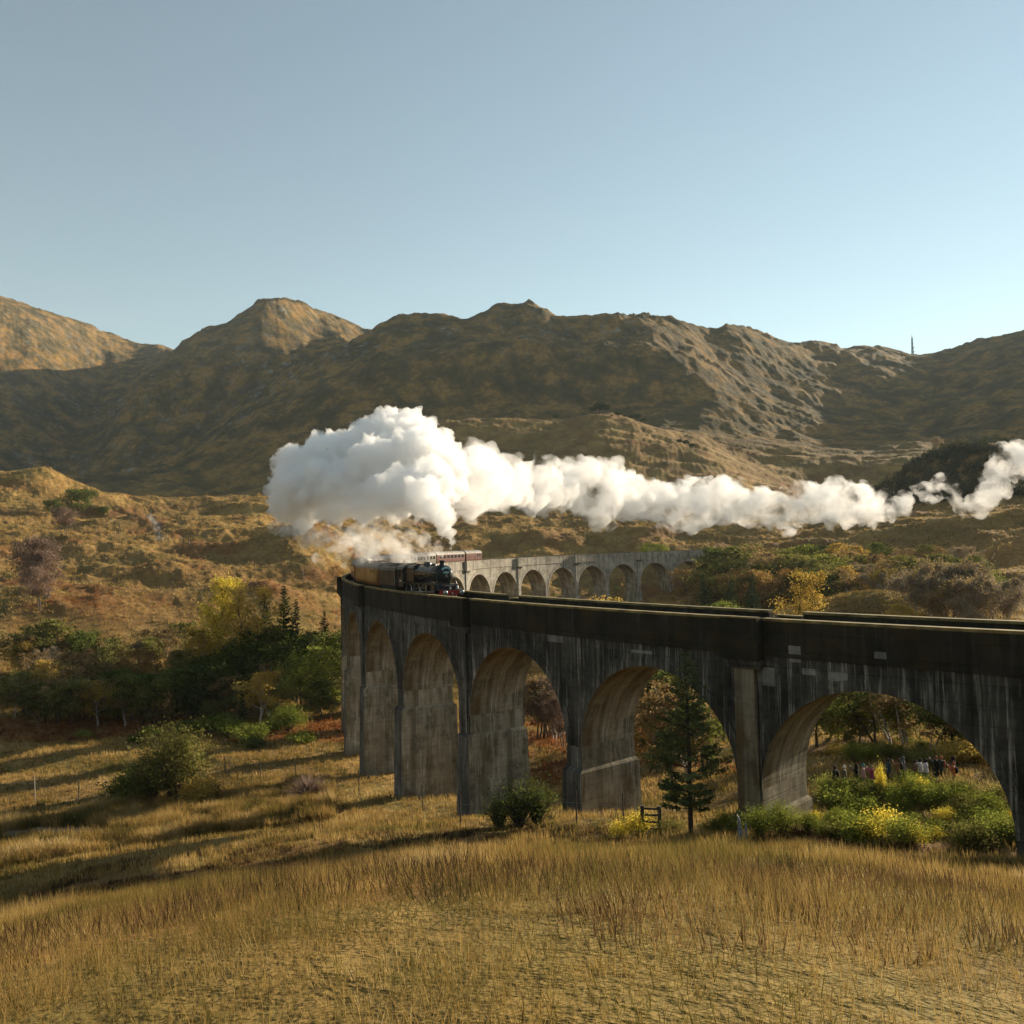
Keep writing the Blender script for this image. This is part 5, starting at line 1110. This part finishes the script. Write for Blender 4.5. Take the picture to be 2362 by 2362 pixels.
# main cloud: leaves the chimney, is blown back over the coaches
core = [sp(1040, 1268, 84, 9), sp(1042, 1250, 85, 14), sp(1035, 1228, 87, 22), sp(1025, 1200, 90, 32), sp(1005, 1172, 93, 42), sp(975, 1150, 97, 50),
        sp(935, 1130, 102, 58), sp(890, 1140, 106, 58), sp(1000, 1115, 104, 54), sp(1030, 1085, 112, 52), sp(960, 1070, 112, 70), sp(880, 1085, 113, 68), sp(820, 1120, 114, 62),
        sp(770, 1150, 116, 55), sp(720, 1120, 118, 66), sp(680, 1140, 120, 52), sp(690, 1090, 122, 56), sp(760, 1080, 122, 68), sp(830, 1045, 122, 62),
        sp(900, 1020, 122, 62), sp(950, 990, 124, 44), sp(940, 962, 125, 26), sp(905, 990, 124, 40), sp(985, 1030, 122, 52), sp(1020, 1045, 124, 38), sp(660, 1175, 120, 34),
        sp(700, 1195, 120, 34), sp(655, 1110, 121, 28), sp(1050, 1120, 118, 36), sp(840, 1165, 112, 44), sp(765, 1030, 123, 36), sp(1055, 1075, 122, 24)]
plume = puffs_mesh('steam_plume', grow(core, 620, 4200, (0.24, 0.44), (0.22, 0.46), 3), 0.18, ((1.3, .7, 'h'), (0.5, 0.3, 'h')), 0)
plume.data.materials.append(steam_mat('dense_steam', 1.0, 0.0))
tag(plume, 'dense white steam cloud rising from the locomotive chimney', 'steam', kind=None)

tr_ = [(1062,1040,1180),(1085,1035,1195),(1102,1027,1196),(1163,1030,1180),(1224,1058,1180),(1291,1078,1188),(1352,1066,1197),(1407,1078,1205),(1474,1102,1203),(1542,1112,1217),(1610,1105,1222),(1698,1097,1222),(1759,1129,1215),(1813,1139,1222),(1895,1108,1203),(1983,1119,1208),(2057,1125,1195),(2098,1132,1172)]
tr2 = [(2128,1130,1160),(2152,1095,1163),(2190,1088,1130),(2215,1165,1205),(2254,1150,1200),(2280,1100,1180),(2295,1050,1130),(2330,1030,1110),(2400,1020,1120),(2480,1010,1130)]
rg = np.random.default_rng(9)
def dist_t(x): return float(np.interp(x, [1060, 1300, 1600, 1900, 2100, 2300, 2500], [132, 205, 252, 276, 284, 290, 300]))
def trail(tab, step, seed, n1, n2, voxel, disp):
    c = []; x = tab[0][0]
    while x < tab[-1][0]:
        yt = np.interp(x, [q[0] for q in tab], [q[1] for q in tab]); yb = np.interp(x, [q[0] for q in tab], [q[2] for q in tab]); hh = (yb - yt)
        for q in range(4):
            r = hh * rg.uniform(.16, .40); y = rg.uniform(yt + r * .85, yb - r * .85); dd = dist_t(x); c.append(sp(x + rg.uniform(-12, 12), y, dd + rg.uniform(-1, 1) * hh / FPX * dd * .35, r))
        x += step
    return puffs_mesh('steam_trail', grow(c, n1, n2, (.25, .5), (.25, .55), seed, .3), voxel, disp, 2)
o = trail(tr_, 15, 21, 1100, 4200, .34, ((4.5, 1.6, 'c'),))
o.data.materials.append(steam_mat('drifting_steam', 0.5, 0.1, noise=(0.15, 0.43, 0.65))); tag(o, 'long trail of white steam drifting right above the far arches', 'steam')
o = trail(tr2, 10, 22, 420, 1500, .36, ((4.5, 1.6, 'c'),))
o.data.materials.append(steam_mat('fading_steam', 0.4, 0.1, noise=(0.16, 0.46, 0.68))); tag(o, 'torn wisps of steam before the dark wood at the right edge', 'steam')
# ragged steam hanging over the coaches
lo = [(640,1215,16),(665,1225,20),(700,1222,24),(735,1240,22),(700,1255,14),(760,1225,26),(790,1250,26),(820,1235,30),(850,1260,26),(830,1285,22),(870,1285,22),(900,1250,30),(930,1270,24),(910,1295,16),(950,1290,14),(975,1250,22),(790,1285,16),(765,1270,14),(985,1280,12),(870,1215,32),(940,1222,28),(730,1285,10),(745,1300,7),(940,1284,20),(968,1276,20),(1000,1268,18),(915,1276,20)]
o = puffs_mesh('steam_veil', grow([sp(a, b, 104 + rg.uniform(-4, 8), r) for a, b, r in lo], 260, 900, (.3, .55), (.3, .5), 31), .28, ((2.2, 1.9, 'c'), (.7, .5, 'c')), 1)
o.data.materials.append(steam_mat('thin_steam', 0.5, 0.1, noise=(0.32, 0.44, 0.66))); tag(o, 'thin ragged steam hanging low over the coaches', 'steam')
# ------------------------------------------------------------------ grass, rushes, bracken fronds
def cover_mat(name, stops, transl=0.45):
    t = NT(name); a = t.attr('tint').outputs['Fac']; col = t.ramp(a, stops)
    d = t.n('ShaderNodeBsdfDiffuse'); t.l(col, d.inputs[0]); tr = t.n('ShaderNodeBsdfTranslucent'); t.l(col, tr.inputs[0])
    m = t.n('ShaderNodeMixShader'); m.inputs[0].default_value = transl; t.l(d.outputs[0], m.inputs[1]); t.l(tr.outputs[0], m.inputs[2]); return t.done(m)
M_GRASS = cover_mat('grass_blades', [(0.0, (0.07, 0.075, 0.02)), (0.25, (0.16, 0.12, 0.035)), (0.5, (0.29, 0.19, 0.06)), (0.75, (0.40, 0.28, 0.10)), (1.0, (0.50, 0.39, 0.19))])
M_FROND = cover_mat('bracken_fronds', [(0.0, (0.10, 0.04, 0.016)), (0.5, (0.22, 0.085, 0.028)), (1.0, (0.36, 0.18, 0.06))])
def blades(name, X, Y, hgt, nb, width, spread, tint, mat, bend=.35, seed=1, label='', cat='grass', tri=True):
    rg = np.random.default_rng(seed); n = len(X); Zg = H(X, Y)
    X = np.repeat(X, nb); Y = np.repeat(Y, nb); Zr = np.repeat(Zg, nb); hh = np.repeat(hgt, nb) * rg.uniform(.6, 1.15, n * nb); tn = np.clip(np.repeat(tint, nb) + rg.normal(size=n * nb) * .07, 0, 1)
    a = rg.uniform(0, 6.28, n * nb); o = np.repeat(spread, nb) * np.sqrt(rg.uniform(0, 1, n * nb)); bx, by = X + np.cos(a) * o, Y + np.sin(a) * o
    b = bend * hh * rg.uniform(.2, 1.2, n * nb); dx, dy = np.cos(a) * b - .12 * hh, np.sin(a) * b - .05 * hh
    s = rg.uniform(0, 6.28, n * nb); w_ = np.repeat(width, nb) * .5; sx, sy = np.cos(s) * w_, np.sin(s) * w_
    k = n * nb
    if tri: V = np.stack([np.stack([bx - sx, by - sy, Zr - .06], -1), np.stack([bx + sx, by + sy, Zr - .06], -1), np.stack([bx + dx, by + dy, Zr + hh], -1)], 1).reshape(-1, 3); nv = 3
    else: V = np.stack([np.stack([bx - sx, by - sy, Zr - .06], -1), np.stack([bx + sx, by + sy, Zr - .06], -1), np.stack([bx + dx, by + dy, Zr + hh], -1), np.stack([bx + dx * .35 - sx * .5, by + dy * .35 - sy * .5, Zr + hh * .6], -1)], 1).reshape(-1, 3); nv = 4
    me_ = mesh_np(name, V, np.arange(k * nv), np.full(k, nv), False, [mat])
    at = me_.attributes.new('tint', 'FLOAT', 'POINT'); at.data.foreach_set('value', np.repeat(tn, nv).astype(np.float32))
    return tag(put(name, me_), label, cat, kind='stuff')
def scatter(n, d0, d1, p0=-140, p1=2500, seed=1, power=1.0):
    rg = np.random.default_rng(seed); a0, a1 = azim(np.array([p0, p1], float)); a = rg.uniform(a0, a1, n); d = np.sqrt(rg.uniform(0, 1, n) ** power * (d1 * d1 - d0 * d0) + d0 * d0)
    return d * np.sin(a), d * np.cos(a), 1181 + FPX * np.tan(a), d, rg
def off_via(x, y, mrg=.6):
    r = np.hypot(x - VC[0], y - VC[1]); th = np.arctan2(y - VC[1], -(x - VC[0])); k = 11 + (th - VT0) * VR / VSP; near = np.abs(k - np.round(k)) * VSP < 1.6
    return ~((np.abs(r - VR) < VHW + mrg) & near)
def attr_at(A, x, y):
    a = np.clip(np.arctan2(x, y), AZ[0], AZ[NF - 1]); d = np.hypot(x, y); return A[np.clip(np.searchsorted(DD, d), 0, ND - 1), np.clip(np.searchsorted(AZ[:NF], a), 0, NF - 1)]
# field and bank in view
x, y, px, d, rg = scatter(66000, 46, 190, seed=3, power=1.2)
k = off_via(x, y) & (attr_at(path, x, y) < .4) & (attr_at(brk, x, y) < .55); x, y, px, d = x[k], y[k], px[k], d[k]
tn = np.clip(.46 + .4 * fbm(x / 9, y / 7, 4, 301) + .12 * rg.normal(size=len(x)), 0, 1); hg = .38 + .3 * np.clip(fbm(x / 6, y / 6, 3, 302) + .4, 0, 1)
blades('meadow_grass', x, y, hg, 6, .02 + .0005 * d, np.full(len(x), .22), tn, M_GRASS, .4, 5, 'pale golden meadow grass round the pier feet', 'grass')
# tall rushes and moor grass on the left bank
x, y, px, d, rg = scatter(6500, 78, 98, -140, 760, seed=8)
k = attr_at(path, x, y) < .35; x, y, px, d = x[k], y[k], px[k], d[k]
tn = np.clip(.5 + .6 * fbm(x / 4, y / 4, 3, 311) + .1 * rg.normal(size=len(x)), 0, 1); hg = .7 + .9 * np.clip(fbm(x / 4, y / 4, 3, 312) + .4, 0, 1)
blades('tall_rushes', x, y, hg, 11, np.full(len(x), .075), np.full(len(x), .22), tn, M_GRASS, .5, 9, 'tall yellow rushes along the path at the lower left', 'rushes')
# near hillside below the viewpoint
x, y, px, d, rg = scatter(21000, 4.5, 50, seed=12, power=1.05)
tn = np.clip(.38 + .45 * fbm(x / 4, y / 4, 4, 321) + .1 * rg.normal(size=len(x)), 0, 1); hg = .10 + .26 * np.clip(fbm(x / 3, y / 3, 3, 322) + .3, 0, 1)
blades('hillside_grass', x, y, hg * 1.25, 18, .0022 + .00038 * d, np.full(len(x), .2), tn, M_GRASS, .55, 13, 'rough grass on the slope below the viewpoint', 'grass')
# bracken
x, y, px, d, rg = scatter(70000, 70, 330, -140, 1700, seed=15, power=1.15)
k = off_via(x, y) & (attr_at(brk, x, y) * (1.0 - .55 * sstep(160, 240, d)) > rg.uniform(.25, .8, len(x))); x, y, d = x[k], y[k], d[k]
tn = np.clip(.5 + .35 * fbm(x / 5, y / 5, 3, 331) + .15 * rg.normal(size=len(x)), 0, 1)
blades('bracken_fronds', x, y, .45 + .35 * rg.uniform(0, 1, len(x)), 6, np.full(len(x), .16), np.full(len(x), .3), tn, M_FROND, .9, 16, 'rust brown dead bracken on the slopes', 'bracken')
# tussocks on the moor
x, y, px, d, rg = scatter(42000, 185, 470, -140, 2500, seed=18, power=1.15)
k = off_via(x, y) & (attr_at(brk, x, y) < .6); x, y, d = x[k], y[k], d[k]
tn = np.clip(.55 + .25 * fbm(x / 14, y / 9, 3, 341) + .15 * rg.normal(size=len(x)), 0, 1)
blades('moor_tussocks', x, y, .45 + .4 * rg.uniform(0, 1, len(x)), 5, np.full(len(x), .2), np.full(len(x), .45), tn, M_GRASS, .6, 19, 'golden tussock grass on the moor', 'grass')

x, y, px, d, rg = scatter(14000, 6, 60, seed=25, power=1.0)
k = off_via(x, y) & (fbm(x / 7, y / 7, 4, 351) > .08); x, y, d = x[k], y[k], d[k]
tn = np.clip(.35 + .35 * fbm(x / 4, y / 4, 3, 352) + .15 * rg.normal(size=len(x)), 0, 1)
blades('heather_patches', x, y, .16 + .16 * rg.uniform(0, 1, len(x)), 16, .008 + .0008 * d, np.full(len(x), .3), tn, cover_mat('heather_stems', [(0.0, (0.035, 0.03, 0.016)), (0.5, (0.09, 0.055, 0.028)), (1.0, (0.17, 0.10, 0.045))]), .6, 26, 'dark heather patches on the near slope', 'heather')

x, y, px, d, rg = scatter(26000, 4.2, 40, seed=27, power=1.3)
tn = np.clip(.42 + .4 * fbm(x / 2, y / 2, 3, 361) + .15 * rg.normal(size=len(x)), 0, 1)
blades('thatch', x, y, .05 + .07 * rg.uniform(0, 1, len(x)), 7, .006 + .0006 * d, np.full(len(x), .22), tn, M_GRASS, 1.3, 28, 'matted dead grass on the slope below the viewpoint', 'grass')
# ------------------------------------------------------------------ fences, stile, mast
M_WOOD = plain('weathered_post', (0.30, 0.26, 0.21), 0.85, var=0.4, scale=6, bump=0.4)
M_WOODD = plain('dark_post', (0.05, 0.042, 0.033), 0.9, var=0.5, scale=6, bump=0.4)
M_WIRE = plain('fence_wire', (0.25, 0.25, 0.24), 0.5, 0.6)
def fence(name, posts, mat, label, hgt, wires, r=.055, stays=0):
    pts = [on_ground(px, d) for px, d in posts]; f = empty(name, pts[0]); inv = -pts[0]
    for i, p in enumerate(pts):
        h = hgt * random.uniform(.92, 1.06); ln = Vector((random.uniform(-.05, .05), random.uniform(-.04, .04), 1)); q = p + inv
        m = MB(); m.tube([q + Vector((0, 0, -.4)), q + ln * h * .97, q + ln * h], [r, r * .95, r * .6], 7); m.build('post', mat, f)
    for wz in wires:
        m = MB()
        for a, b in zip(pts[:-1], pts[1:]):
            seg = [a + (b - a) * s + inv for s in np.linspace(0, 1, 7)]
            for s_ in seg[1:-1]:
                g = float(H(s_.x - inv.x, s_.y - inv.y)) + inv.z; s_.z = .5 * s_.z + .5 * g
            m.tube([s_ + Vector((0, 0, wz)) for s_ in seg], .008, 3, 0, False)
        m.build('wire', M_WIRE, f)
    if stays:
        for a, b in zip(pts[:-1], pts[1:]):
            for s in np.linspace(.04, .96, stays):
                q = a + (b - a) * s + inv; m = MB(); m.tube([q + Vector((0, 0, .05)), q + Vector((0, 0, wires[-1]))], .007, 3, 0, False); m.build('stay_wire', M_WIRE, f)
    return tag(f, label, 'fence')
fence('wire_fence', [(-70, 1850), (81, 1850), (180, 1852), (247, 1856)], M_WOOD, 'wire mesh fence on pale posts above the rushes at left', 2.7, [.3, .7, 1.1, 1.5, 1.9], .06, 12)
fence('wire_fence', [(520, 1790), (601, 1795), (682, 1800), (828, 1833), (975, 1866), (1063, 1906), (1190, 1905), (1330, 1906), (1440, 1915)], M_WOODD, 'dark post and wire fence running across the shaded grass to the stile', 2.2, [.4, .9, 1.4], .055)
fence('moor_fence', [(348, 1188), (362, 1210), (368, 1240), (383, 1247), (418, 1252), (437, 1256), (458, 1262), (590, 1312), (700, 1326), (733, 1326)], M_WOOD, 'line of small pale fence posts on the golden moor', 1.7, [1.2], .07)
# stile by the pier
b = on_ground(1503, 1928); st = empty('wooden_stile', b, R_(-12))
for xx in (-.5, .5): MB().box(xx - .11, xx + .11, -.09, .09, -.4, 1.75).build('post', M_WOODD, st)
for zz in (.35, .75, 1.15, 1.52): MB().box(-.42, .42, -.03, .03, zz, zz + .12).build('rail', M_WOODD, st)
MB().box(-.3, .3, -.55, .45, .28, .33).build('step', M_WOODD, st)
tag(st, 'dark wooden stile left of the pine trunk', 'stile')
M_GREYP = plain('grey_painted_board', (0.16, 0.19, 0.21), 0.6, var=0.35, scale=4)
b = on_ground(1712, 1945); gp = empty('broken_gate', b, R_(-20))
m = MB(); m.add([(-.22, -.04, -.5), (.10, -.04, -.5), (.10, -.04, .55), (-.02, -.04, .75), (-.08, -.04, 1.2), (-.22, -.04, 1.45), (-.22, .04, -.5), (.10, .04, -.5), (.10, .04, .55), (-.02, .04, .75), (-.08, .04, 1.2), (-.22, .04, 1.45)], [(0, 1, 2, 3, 4, 5), (11, 10, 9, 8, 7, 6), (0, 6, 7, 1), (1, 7, 8, 2), (2, 8, 9, 3), (3, 9, 10, 4), (4, 10, 11, 5), (5, 11, 6, 0)]); m.build('split_board', M_GREYP, gp)
MB().box(.16, .28, -.06, .06, -.5, 1.0).build('post', M_GREYP, gp)
tag(gp, 'broken grey board and post beside the pale willow', 'gate post')
# lattice mast on the skyline
def along(px, dist):
    a = float(azim(np.array([float(px)]))[0]); x, y = dist * math.sin(a), dist * math.cos(a); return Vector((x, y, float(H(x, y))))
_ds = np.arange(1100, 1680, 4.0); _sl = [(along(2124, q).z - CZ) / q for q in _ds]; _dm = float(_ds[int(np.argmax(_sl))])
p = along(2124, _dm); mh = CZ + _dm * float(slope_of(2124., 769.)) - p.z
M_MAST = plain('galvanised_mast', (0.10, 0.13, 0.14), 0.5, 0.5)
mast = empty('radio_mast', p)
for sx, sy in ((-1, -1), (1, -1), (1, 1), (-1, 1)):
    m = MB(); m.tube([(sx * 1.0, sy * 1.0, -2), (sx * .55, sy * .55, mh * .82)], [.34, .24], 5); m.build('leg', M_MAST, mast)
for i in range(12):
    z0, z1 = mh * .82 * i / 12, mh * .82 * (i + 1) / 12; w0 = 1.0 - .45 * i / 12; w1 = 1.0 - .45 * (i + 1) / 12
    m = MB(); m.tube([(-w0, -w0, z0), (w1, -w1, z1)], .15, 4); m.tube([(w0, -w0, z0), (-w1, -w1, z1)], .15, 4); m.tube([(-w0, w0, z0), (-w1, -w1, z1)], .15, 4); m.tube([(w0, -w0, z0), (w1, w1, z1)], .15, 4); m.tube([(-w1, -w1, z1), (w1, -w1, z1), (w1, w1, z1), (-w1, w1, z1), (-w1, -w1, z1)], .15, 4); m.build('brace', M_MAST, mast)
m = MB(); m.tube([(0, 0, mh * .8), (0, 0, mh)], [.5, .16], 6); m.build('antenna', M_MAST, mast)
for zz, xx, rr in ((.78, 1.1, .55), (.56, .9, .6), (.32, 1.9, .8), (.34, -1.4, .6), (.12, 1.6, .9), (.13, -1.7, .7)):
    m = MB(); m.tube([(xx, -.9, mh * zz), (xx, -.4, mh * zz)], [rr, rr], 12); m.tube([(xx, -.4, mh * zz), (xx * .4, 0, mh * zz)], .1, 4); m.build('dish', M_MAST, mast)
for aa in range(3):
    m = MB(); c_ = (math.cos(aa * 2.1) * .9, math.sin(aa * 2.1) * .9); m.box(c_[0] - .15, c_[0] + .15, c_[1] - .15, c_[1] + .15, mh * .66, mh * .76); m.build('panel_antenna', M_MAST, mast)
tag(mast, 'lattice radio mast with dishes on the skyline ridge at right', 'mast')
# ------------------------------------------------------------------ onlookers under the rightmost arch
M_SKIN = plain('skin', (0.42, 0.26, 0.19), 0.6, var=0.1)
_cl = {}
def cloth(c):
    if c not in _cl: _cl[c] = plain('cloth_%d' % len(_cl), c, 0.9, var=0.25, scale=9, bump=.2)
    return _cl[c]
def person(px, ytop, d, coat, legs, hair, face, arms, label, hat=None, pack=None, hood=False, h=1.7, long=0.0):
    """standing figure; face = heading of the gaze (rad, 0 = away from camera), arms: 'up' both hands raised with a phone, 'down', 'one'"""
    g = on_ground(px, ytop + 57 * h / 1.7); root = empty('person', g, -face)
    V = []; Ed = []; Rd = []
    def vtx(p, r, par=None):
        V.append(p); Rd.append(r); i = len(V) - 1
        if par is not None: Ed.append((par, i))
        return i
    s = h / 1.7
    P_ = lambda x, y, z: (x * s, y * s, z * s)
    pel = vtx(P_(0, 0, .92), (.155 * s, .12 * s)); wa = vtx(P_(0, 0, 1.08), (.145 * s, .11 * s), pel); ch = vtx(P_(0, .0, 1.28), (.175 * s, .125 * s), wa); sh = vtx(P_(0, -.01, 1.41), (.13 * s, .09 * s), ch); nk = vtx(P_(0, 0, 1.48), (.055 * s, .055 * s), sh); hd_ = vtx(P_(0, .015, 1.56), (.085 * s, .095 * s), nk); hd2 = vtx(P_(0, .02, 1.65), (.07 * s, .085 * s), hd_)
    for sg in (-1, 1):
        hp = vtx(P_(sg * .10, 0, .86), (.095 * s, .10 * s), pel); kn = vtx(P_(sg * .12, .02, .48), (.065 * s, .07 * s), hp); an = vtx(P_(sg * .13, -.01, .09), (.045 * s, .05 * s), kn); toe = vtx(P_(sg * .14, .15, .035), (.045 * s, .035 * s), an)
        so = vtx(P_(sg * .20, -.01, 1.40), (.062 * s, .065 * s), sh)
        up = arms == 'up' or (arms == 'one' and sg > 0)
        if up: el = vtx(P_(sg * .27, .17, 1.28), (.05 * s, .05 * s), so); wr = vtx(P_(sg * .13, .34, 1.50), (.035 * s, .035 * s), el); hn = vtx(P_(sg * .08, .38, 1.57), (.04 * s, .03 * s), wr)
        else: el = vtx(P_(sg * .26, -.03, 1.12), (.048 * s, .05 * s), so); wr = vtx(P_(sg * .25, .06, .90), (.034 * s, .036 * s), el); hn = vtx(P_(sg * .24, .08, .81), (.035 * s, .04 * s), wr)
    me_ = bpy.data.meshes.new('body'); me_.from_pydata(V, Ed, []); o = bpy.data.objects.new('body', me_); COL.objects.link(o)
    md = o.modifiers.new('skin', 'SKIN'); md.use_smooth_shade = True
    for i, r in enumerate(Rd): me_.skin_vertices[0].data[i].radius = r
    me_.skin_vertices[0].data[0].use_root = True
    ss = o.modifiers.new('sub', 'SUBSURF'); ss.levels = 1; ss.render_levels = 1
    nm = bpy.data.meshes.new_from_object(o.evaluated_get(bpy.context.evaluated_depsgraph_get())); nm.name = 'body'
    o.modifiers.clear(); o.data = nm; bpy.data.meshes.remove(me_); o.parent = root
    for m_ in (cloth(legs), cloth(coat), M_SKIN): nm.materials.append(m_)
    hands = [np.array(V[i]) for i in range(len(V)) if i in (hn,)] ; wrs = [np.array(v) for v, r in zip(V, Rd) if r in ((.04 * s, .03 * s), (.035 * s, .04 * s))]
    idx = []
    for p in nm.polygons:
        c = np.array(p.center); k_ = 0
        if c[2] > .84 * s: k_ = 1
        if c[2] > 1.475 * s and abs(c[0]) < .1 * s and c[1] < .2 * s: k_ = 2
        if any(np.linalg.norm(c - w_) < .075 * s for w_ in wrs): k_ = 2
        idx.append(k_)
    nm.polygons.foreach_set('material_index', idx)
    # coat skirt
    n = 14; m = MB(); zb = (.80 - long) * s
    m.loft([[(math.cos(2*math.pi*j/n) * a * s, math.sin(2*math.pi*j/n) * b_ * s, z) for j in range(n)] for a, b_, z in ((.225 + .08 * long, .175 + .06 * long, zb), (.205, .16, .95 * s), (.19, .15, 1.1 * s), (.215, .155, 1.28 * s), (.17, .12, 1.43 * s))], caps=False)
    m.build('coat', cloth(coat), root, True)
    hm = cloth(hat if hat else hair); m = MB()
    if hood: prof = [(.12, .13, 1.44), (.125, .135, 1.55), (.11, .125, 1.66), (.06, .08, 1.73), (.01, .01, 1.75)]
    elif hat: prof = [(.098, .11, 1.59), (.10, .112, 1.64), (.088, .098, 1.71), (.05, .06, 1.755), (.01, .01, 1.77)]
    else: prof = [(.10, .105, 1.50), (.10, .112, 1.58), (.096, .11, 1.65), (.06, .08, 1.71), (.01, .01, 1.73)]
    m.loft([[(math.cos(2*math.pi*j/12) * a * s, (math.sin(2*math.pi*j/12) * b_ - .018) * s, z * s) for j in range(12)] for a, b_, z in prof], caps=False)
    if hat and not hood: m.loft([[(math.cos(2*math.pi*j/8) * r * s, (math.sin(2*math.pi*j/8) * r - .018) * s, z * s) for j in range(8)] for r, z in ((.01, 1.755), (.045, 1.78), (.045, 1.81), (.01, 1.835))])
    m.build('hat' if hat else ('hood' if hood else 'hair'), hm, root, True)
    m = MB()
    for sg in (-1, 1): m.box((sg * .032 - .012) * s, (sg * .032 + .012) * s, .098 * s, .112 * s, 1.595 * s, 1.615 * s)
    m.build('eyes', cloth((.03, .025, .02)), root)
    m = MB(); m.tube([(0, .09 * s, 1.60 * s), (0, .128 * s, 1.565 * s), (0, .10 * s, 1.555 * s)], [.008 * s, .016 * s, .01 * s], 5); m.build('nose', M_SKIN, root)
    if arms == 'up': MB().box(-.05 * s, .05 * s, .40 * s, .41 * s, 1.53 * s, 1.68 * s).build('phone', cloth((.02, .02, .025)), root)
    if pack:
        m = MB(); m.loft([[(math.cos(2*math.pi*j/10) * a * s, (-.20 + math.sin(2*math.pi*j/10) * b_) * s, z * s) for j in range(10)] for a, b_, z in ((.11, .05, .98), (.15, .10, 1.05), (.15, .11, 1.25), (.12, .07, 1.40), (.04, .03, 1.43))]); m.build('backpack', cloth(pack), root, True)
    return tag(root, label, 'person', 'onlookers under the rightmost arch')
BLK, DK, TAN = (.012, .013, .014), (.03, .035, .03), (.26, .14, .07)
LOOK = R_(-62)
person(1927, 1770, 56.5, (.035, .035, .04), (.03, .03, .035), (.03, .022, .016), LOOK, 'down', 'person in a dark jacket, leftmost of the onlookers under the arch', pack=(.02, .02, .022))
person(1949, 1772, 56, (.10, .10, .085), (.05, .05, .06), (.03, .02, .015), LOOK + .2, 'down', 'person in a white bobble hat and grey green coat', hat=(.72, .68, .62), h=1.62)
person(1977, 1766, 55.5, BLK, DK, (.03, .02, .015), LOOK, 'up', 'person in a long black hooded coat raising a phone beside the pink jacket', hood=True, long=.3)
person(1993, 1766, 56, (.50, .28, .28), (.05, .06, .09), (.05, .03, .02), LOOK - .1, 'down', 'person in a teal hat and pale pink jacket', hat=(.06, .22, .26), h=1.66)
person(2014, 1768, 55.6, (.28, .045, .13), (.04, .04, .06), (.45, .30, .13), LOOK, 'up', 'fair haired person in a magenta jacket raising both arms', h=1.64)
person(2050, 1754, 58, (.03, .08, .11), DK, (.02, .015, .012), LOOK, 'down', 'dark haired person in a blue jacket half hidden by yellow leaves')
person(2074, 1754, 57, TAN, (.10, .08, .06), (.06, .03, .015), LOOK, 'up', 'person in a tan jacket with a dark backpack', pack=BLK)
person(2084, 1750, 58.4, (.14, .145, .15), DK, (.1, .1, .1), LOOK + .3, 'down', 'person in a grey hood behind the tan jacket', hood=True)
person(2112, 1756, 59, (.16, .09, .06), DK, (.03, .02, .015), LOOK, 'down', 'small person in brown between the tan jacket and the white tops', h=1.6)
person(2124, 1753, 58.6, (.62, .61, .66), (.10, .10, .12), (.02, .015, .012), LOOK, 'one', 'dark haired person in a white top, left of two in white')
person(2137, 1756, 57.6, (.58, .58, .64), (.12, .12, .15), (.02, .015, .012), LOOK + .15, 'down', 'dark haired person in a white top, right of two in white', h=1.64)
person(2160, 1747, 56, BLK, BLK, (.22, .07, .03), LOOK, 'up', 'red haired person in a long black coat holding up a phone', long=.35, h=1.72)
person(2172, 1745, 57, (.03, .045, .04), DK, (.35, .13, .05), LOOK - .2, 'up', 'ginger haired person in a dark green jacket with orange lining', pack=(.26, .10, .06), h=1.72)
person(2200, 1746, 58, (.05, .05, .045), DK, (.02, .02, .02), LOOK, 'down', 'person in a dark hood behind the orange jacket', hood=True, h=1.74)
person(2201, 1763, 55, (.34, .09, .04), (.12, .06, .05), (.2, .07, .04), LOOK, 'up', 'person in an orange red jacket with a black backpack, rightmost', hat=(.30, .07, .04), pack=BLK, h=1.6)
# ------------------------------------------------------------------ air
me = bpy.data.meshes.new('haze'); zlo, zhi = float(Z.min()) - 1.5, float(Z.max()) + 45
hb = MB(); hb.box(-9300, 9300, -9300, 9300, zlo, zhi); hz = hb.build('haze', bpy.data.materials.new('valley_haze'))
m = hz.data.materials[0]; m.use_nodes = True; m.node_tree.nodes.clear()
ho = m.node_tree.nodes.new('ShaderNodeOutputMaterial'); hv = m.node_tree.nodes.new('ShaderNodeVolumePrincipled')
hv.inputs['Color'].default_value = (0.72, 0.84, 0.92, 1); hv.inputs['Density'].default_value = 0.00006; hv.inputs['Anisotropy'].default_value = 0.0
m.node_tree.links.new(hv.outputs[0], ho.inputs['Volume']); tag(hz, 'pale blue haze filling the valley air', 'haze', kind='stuff')
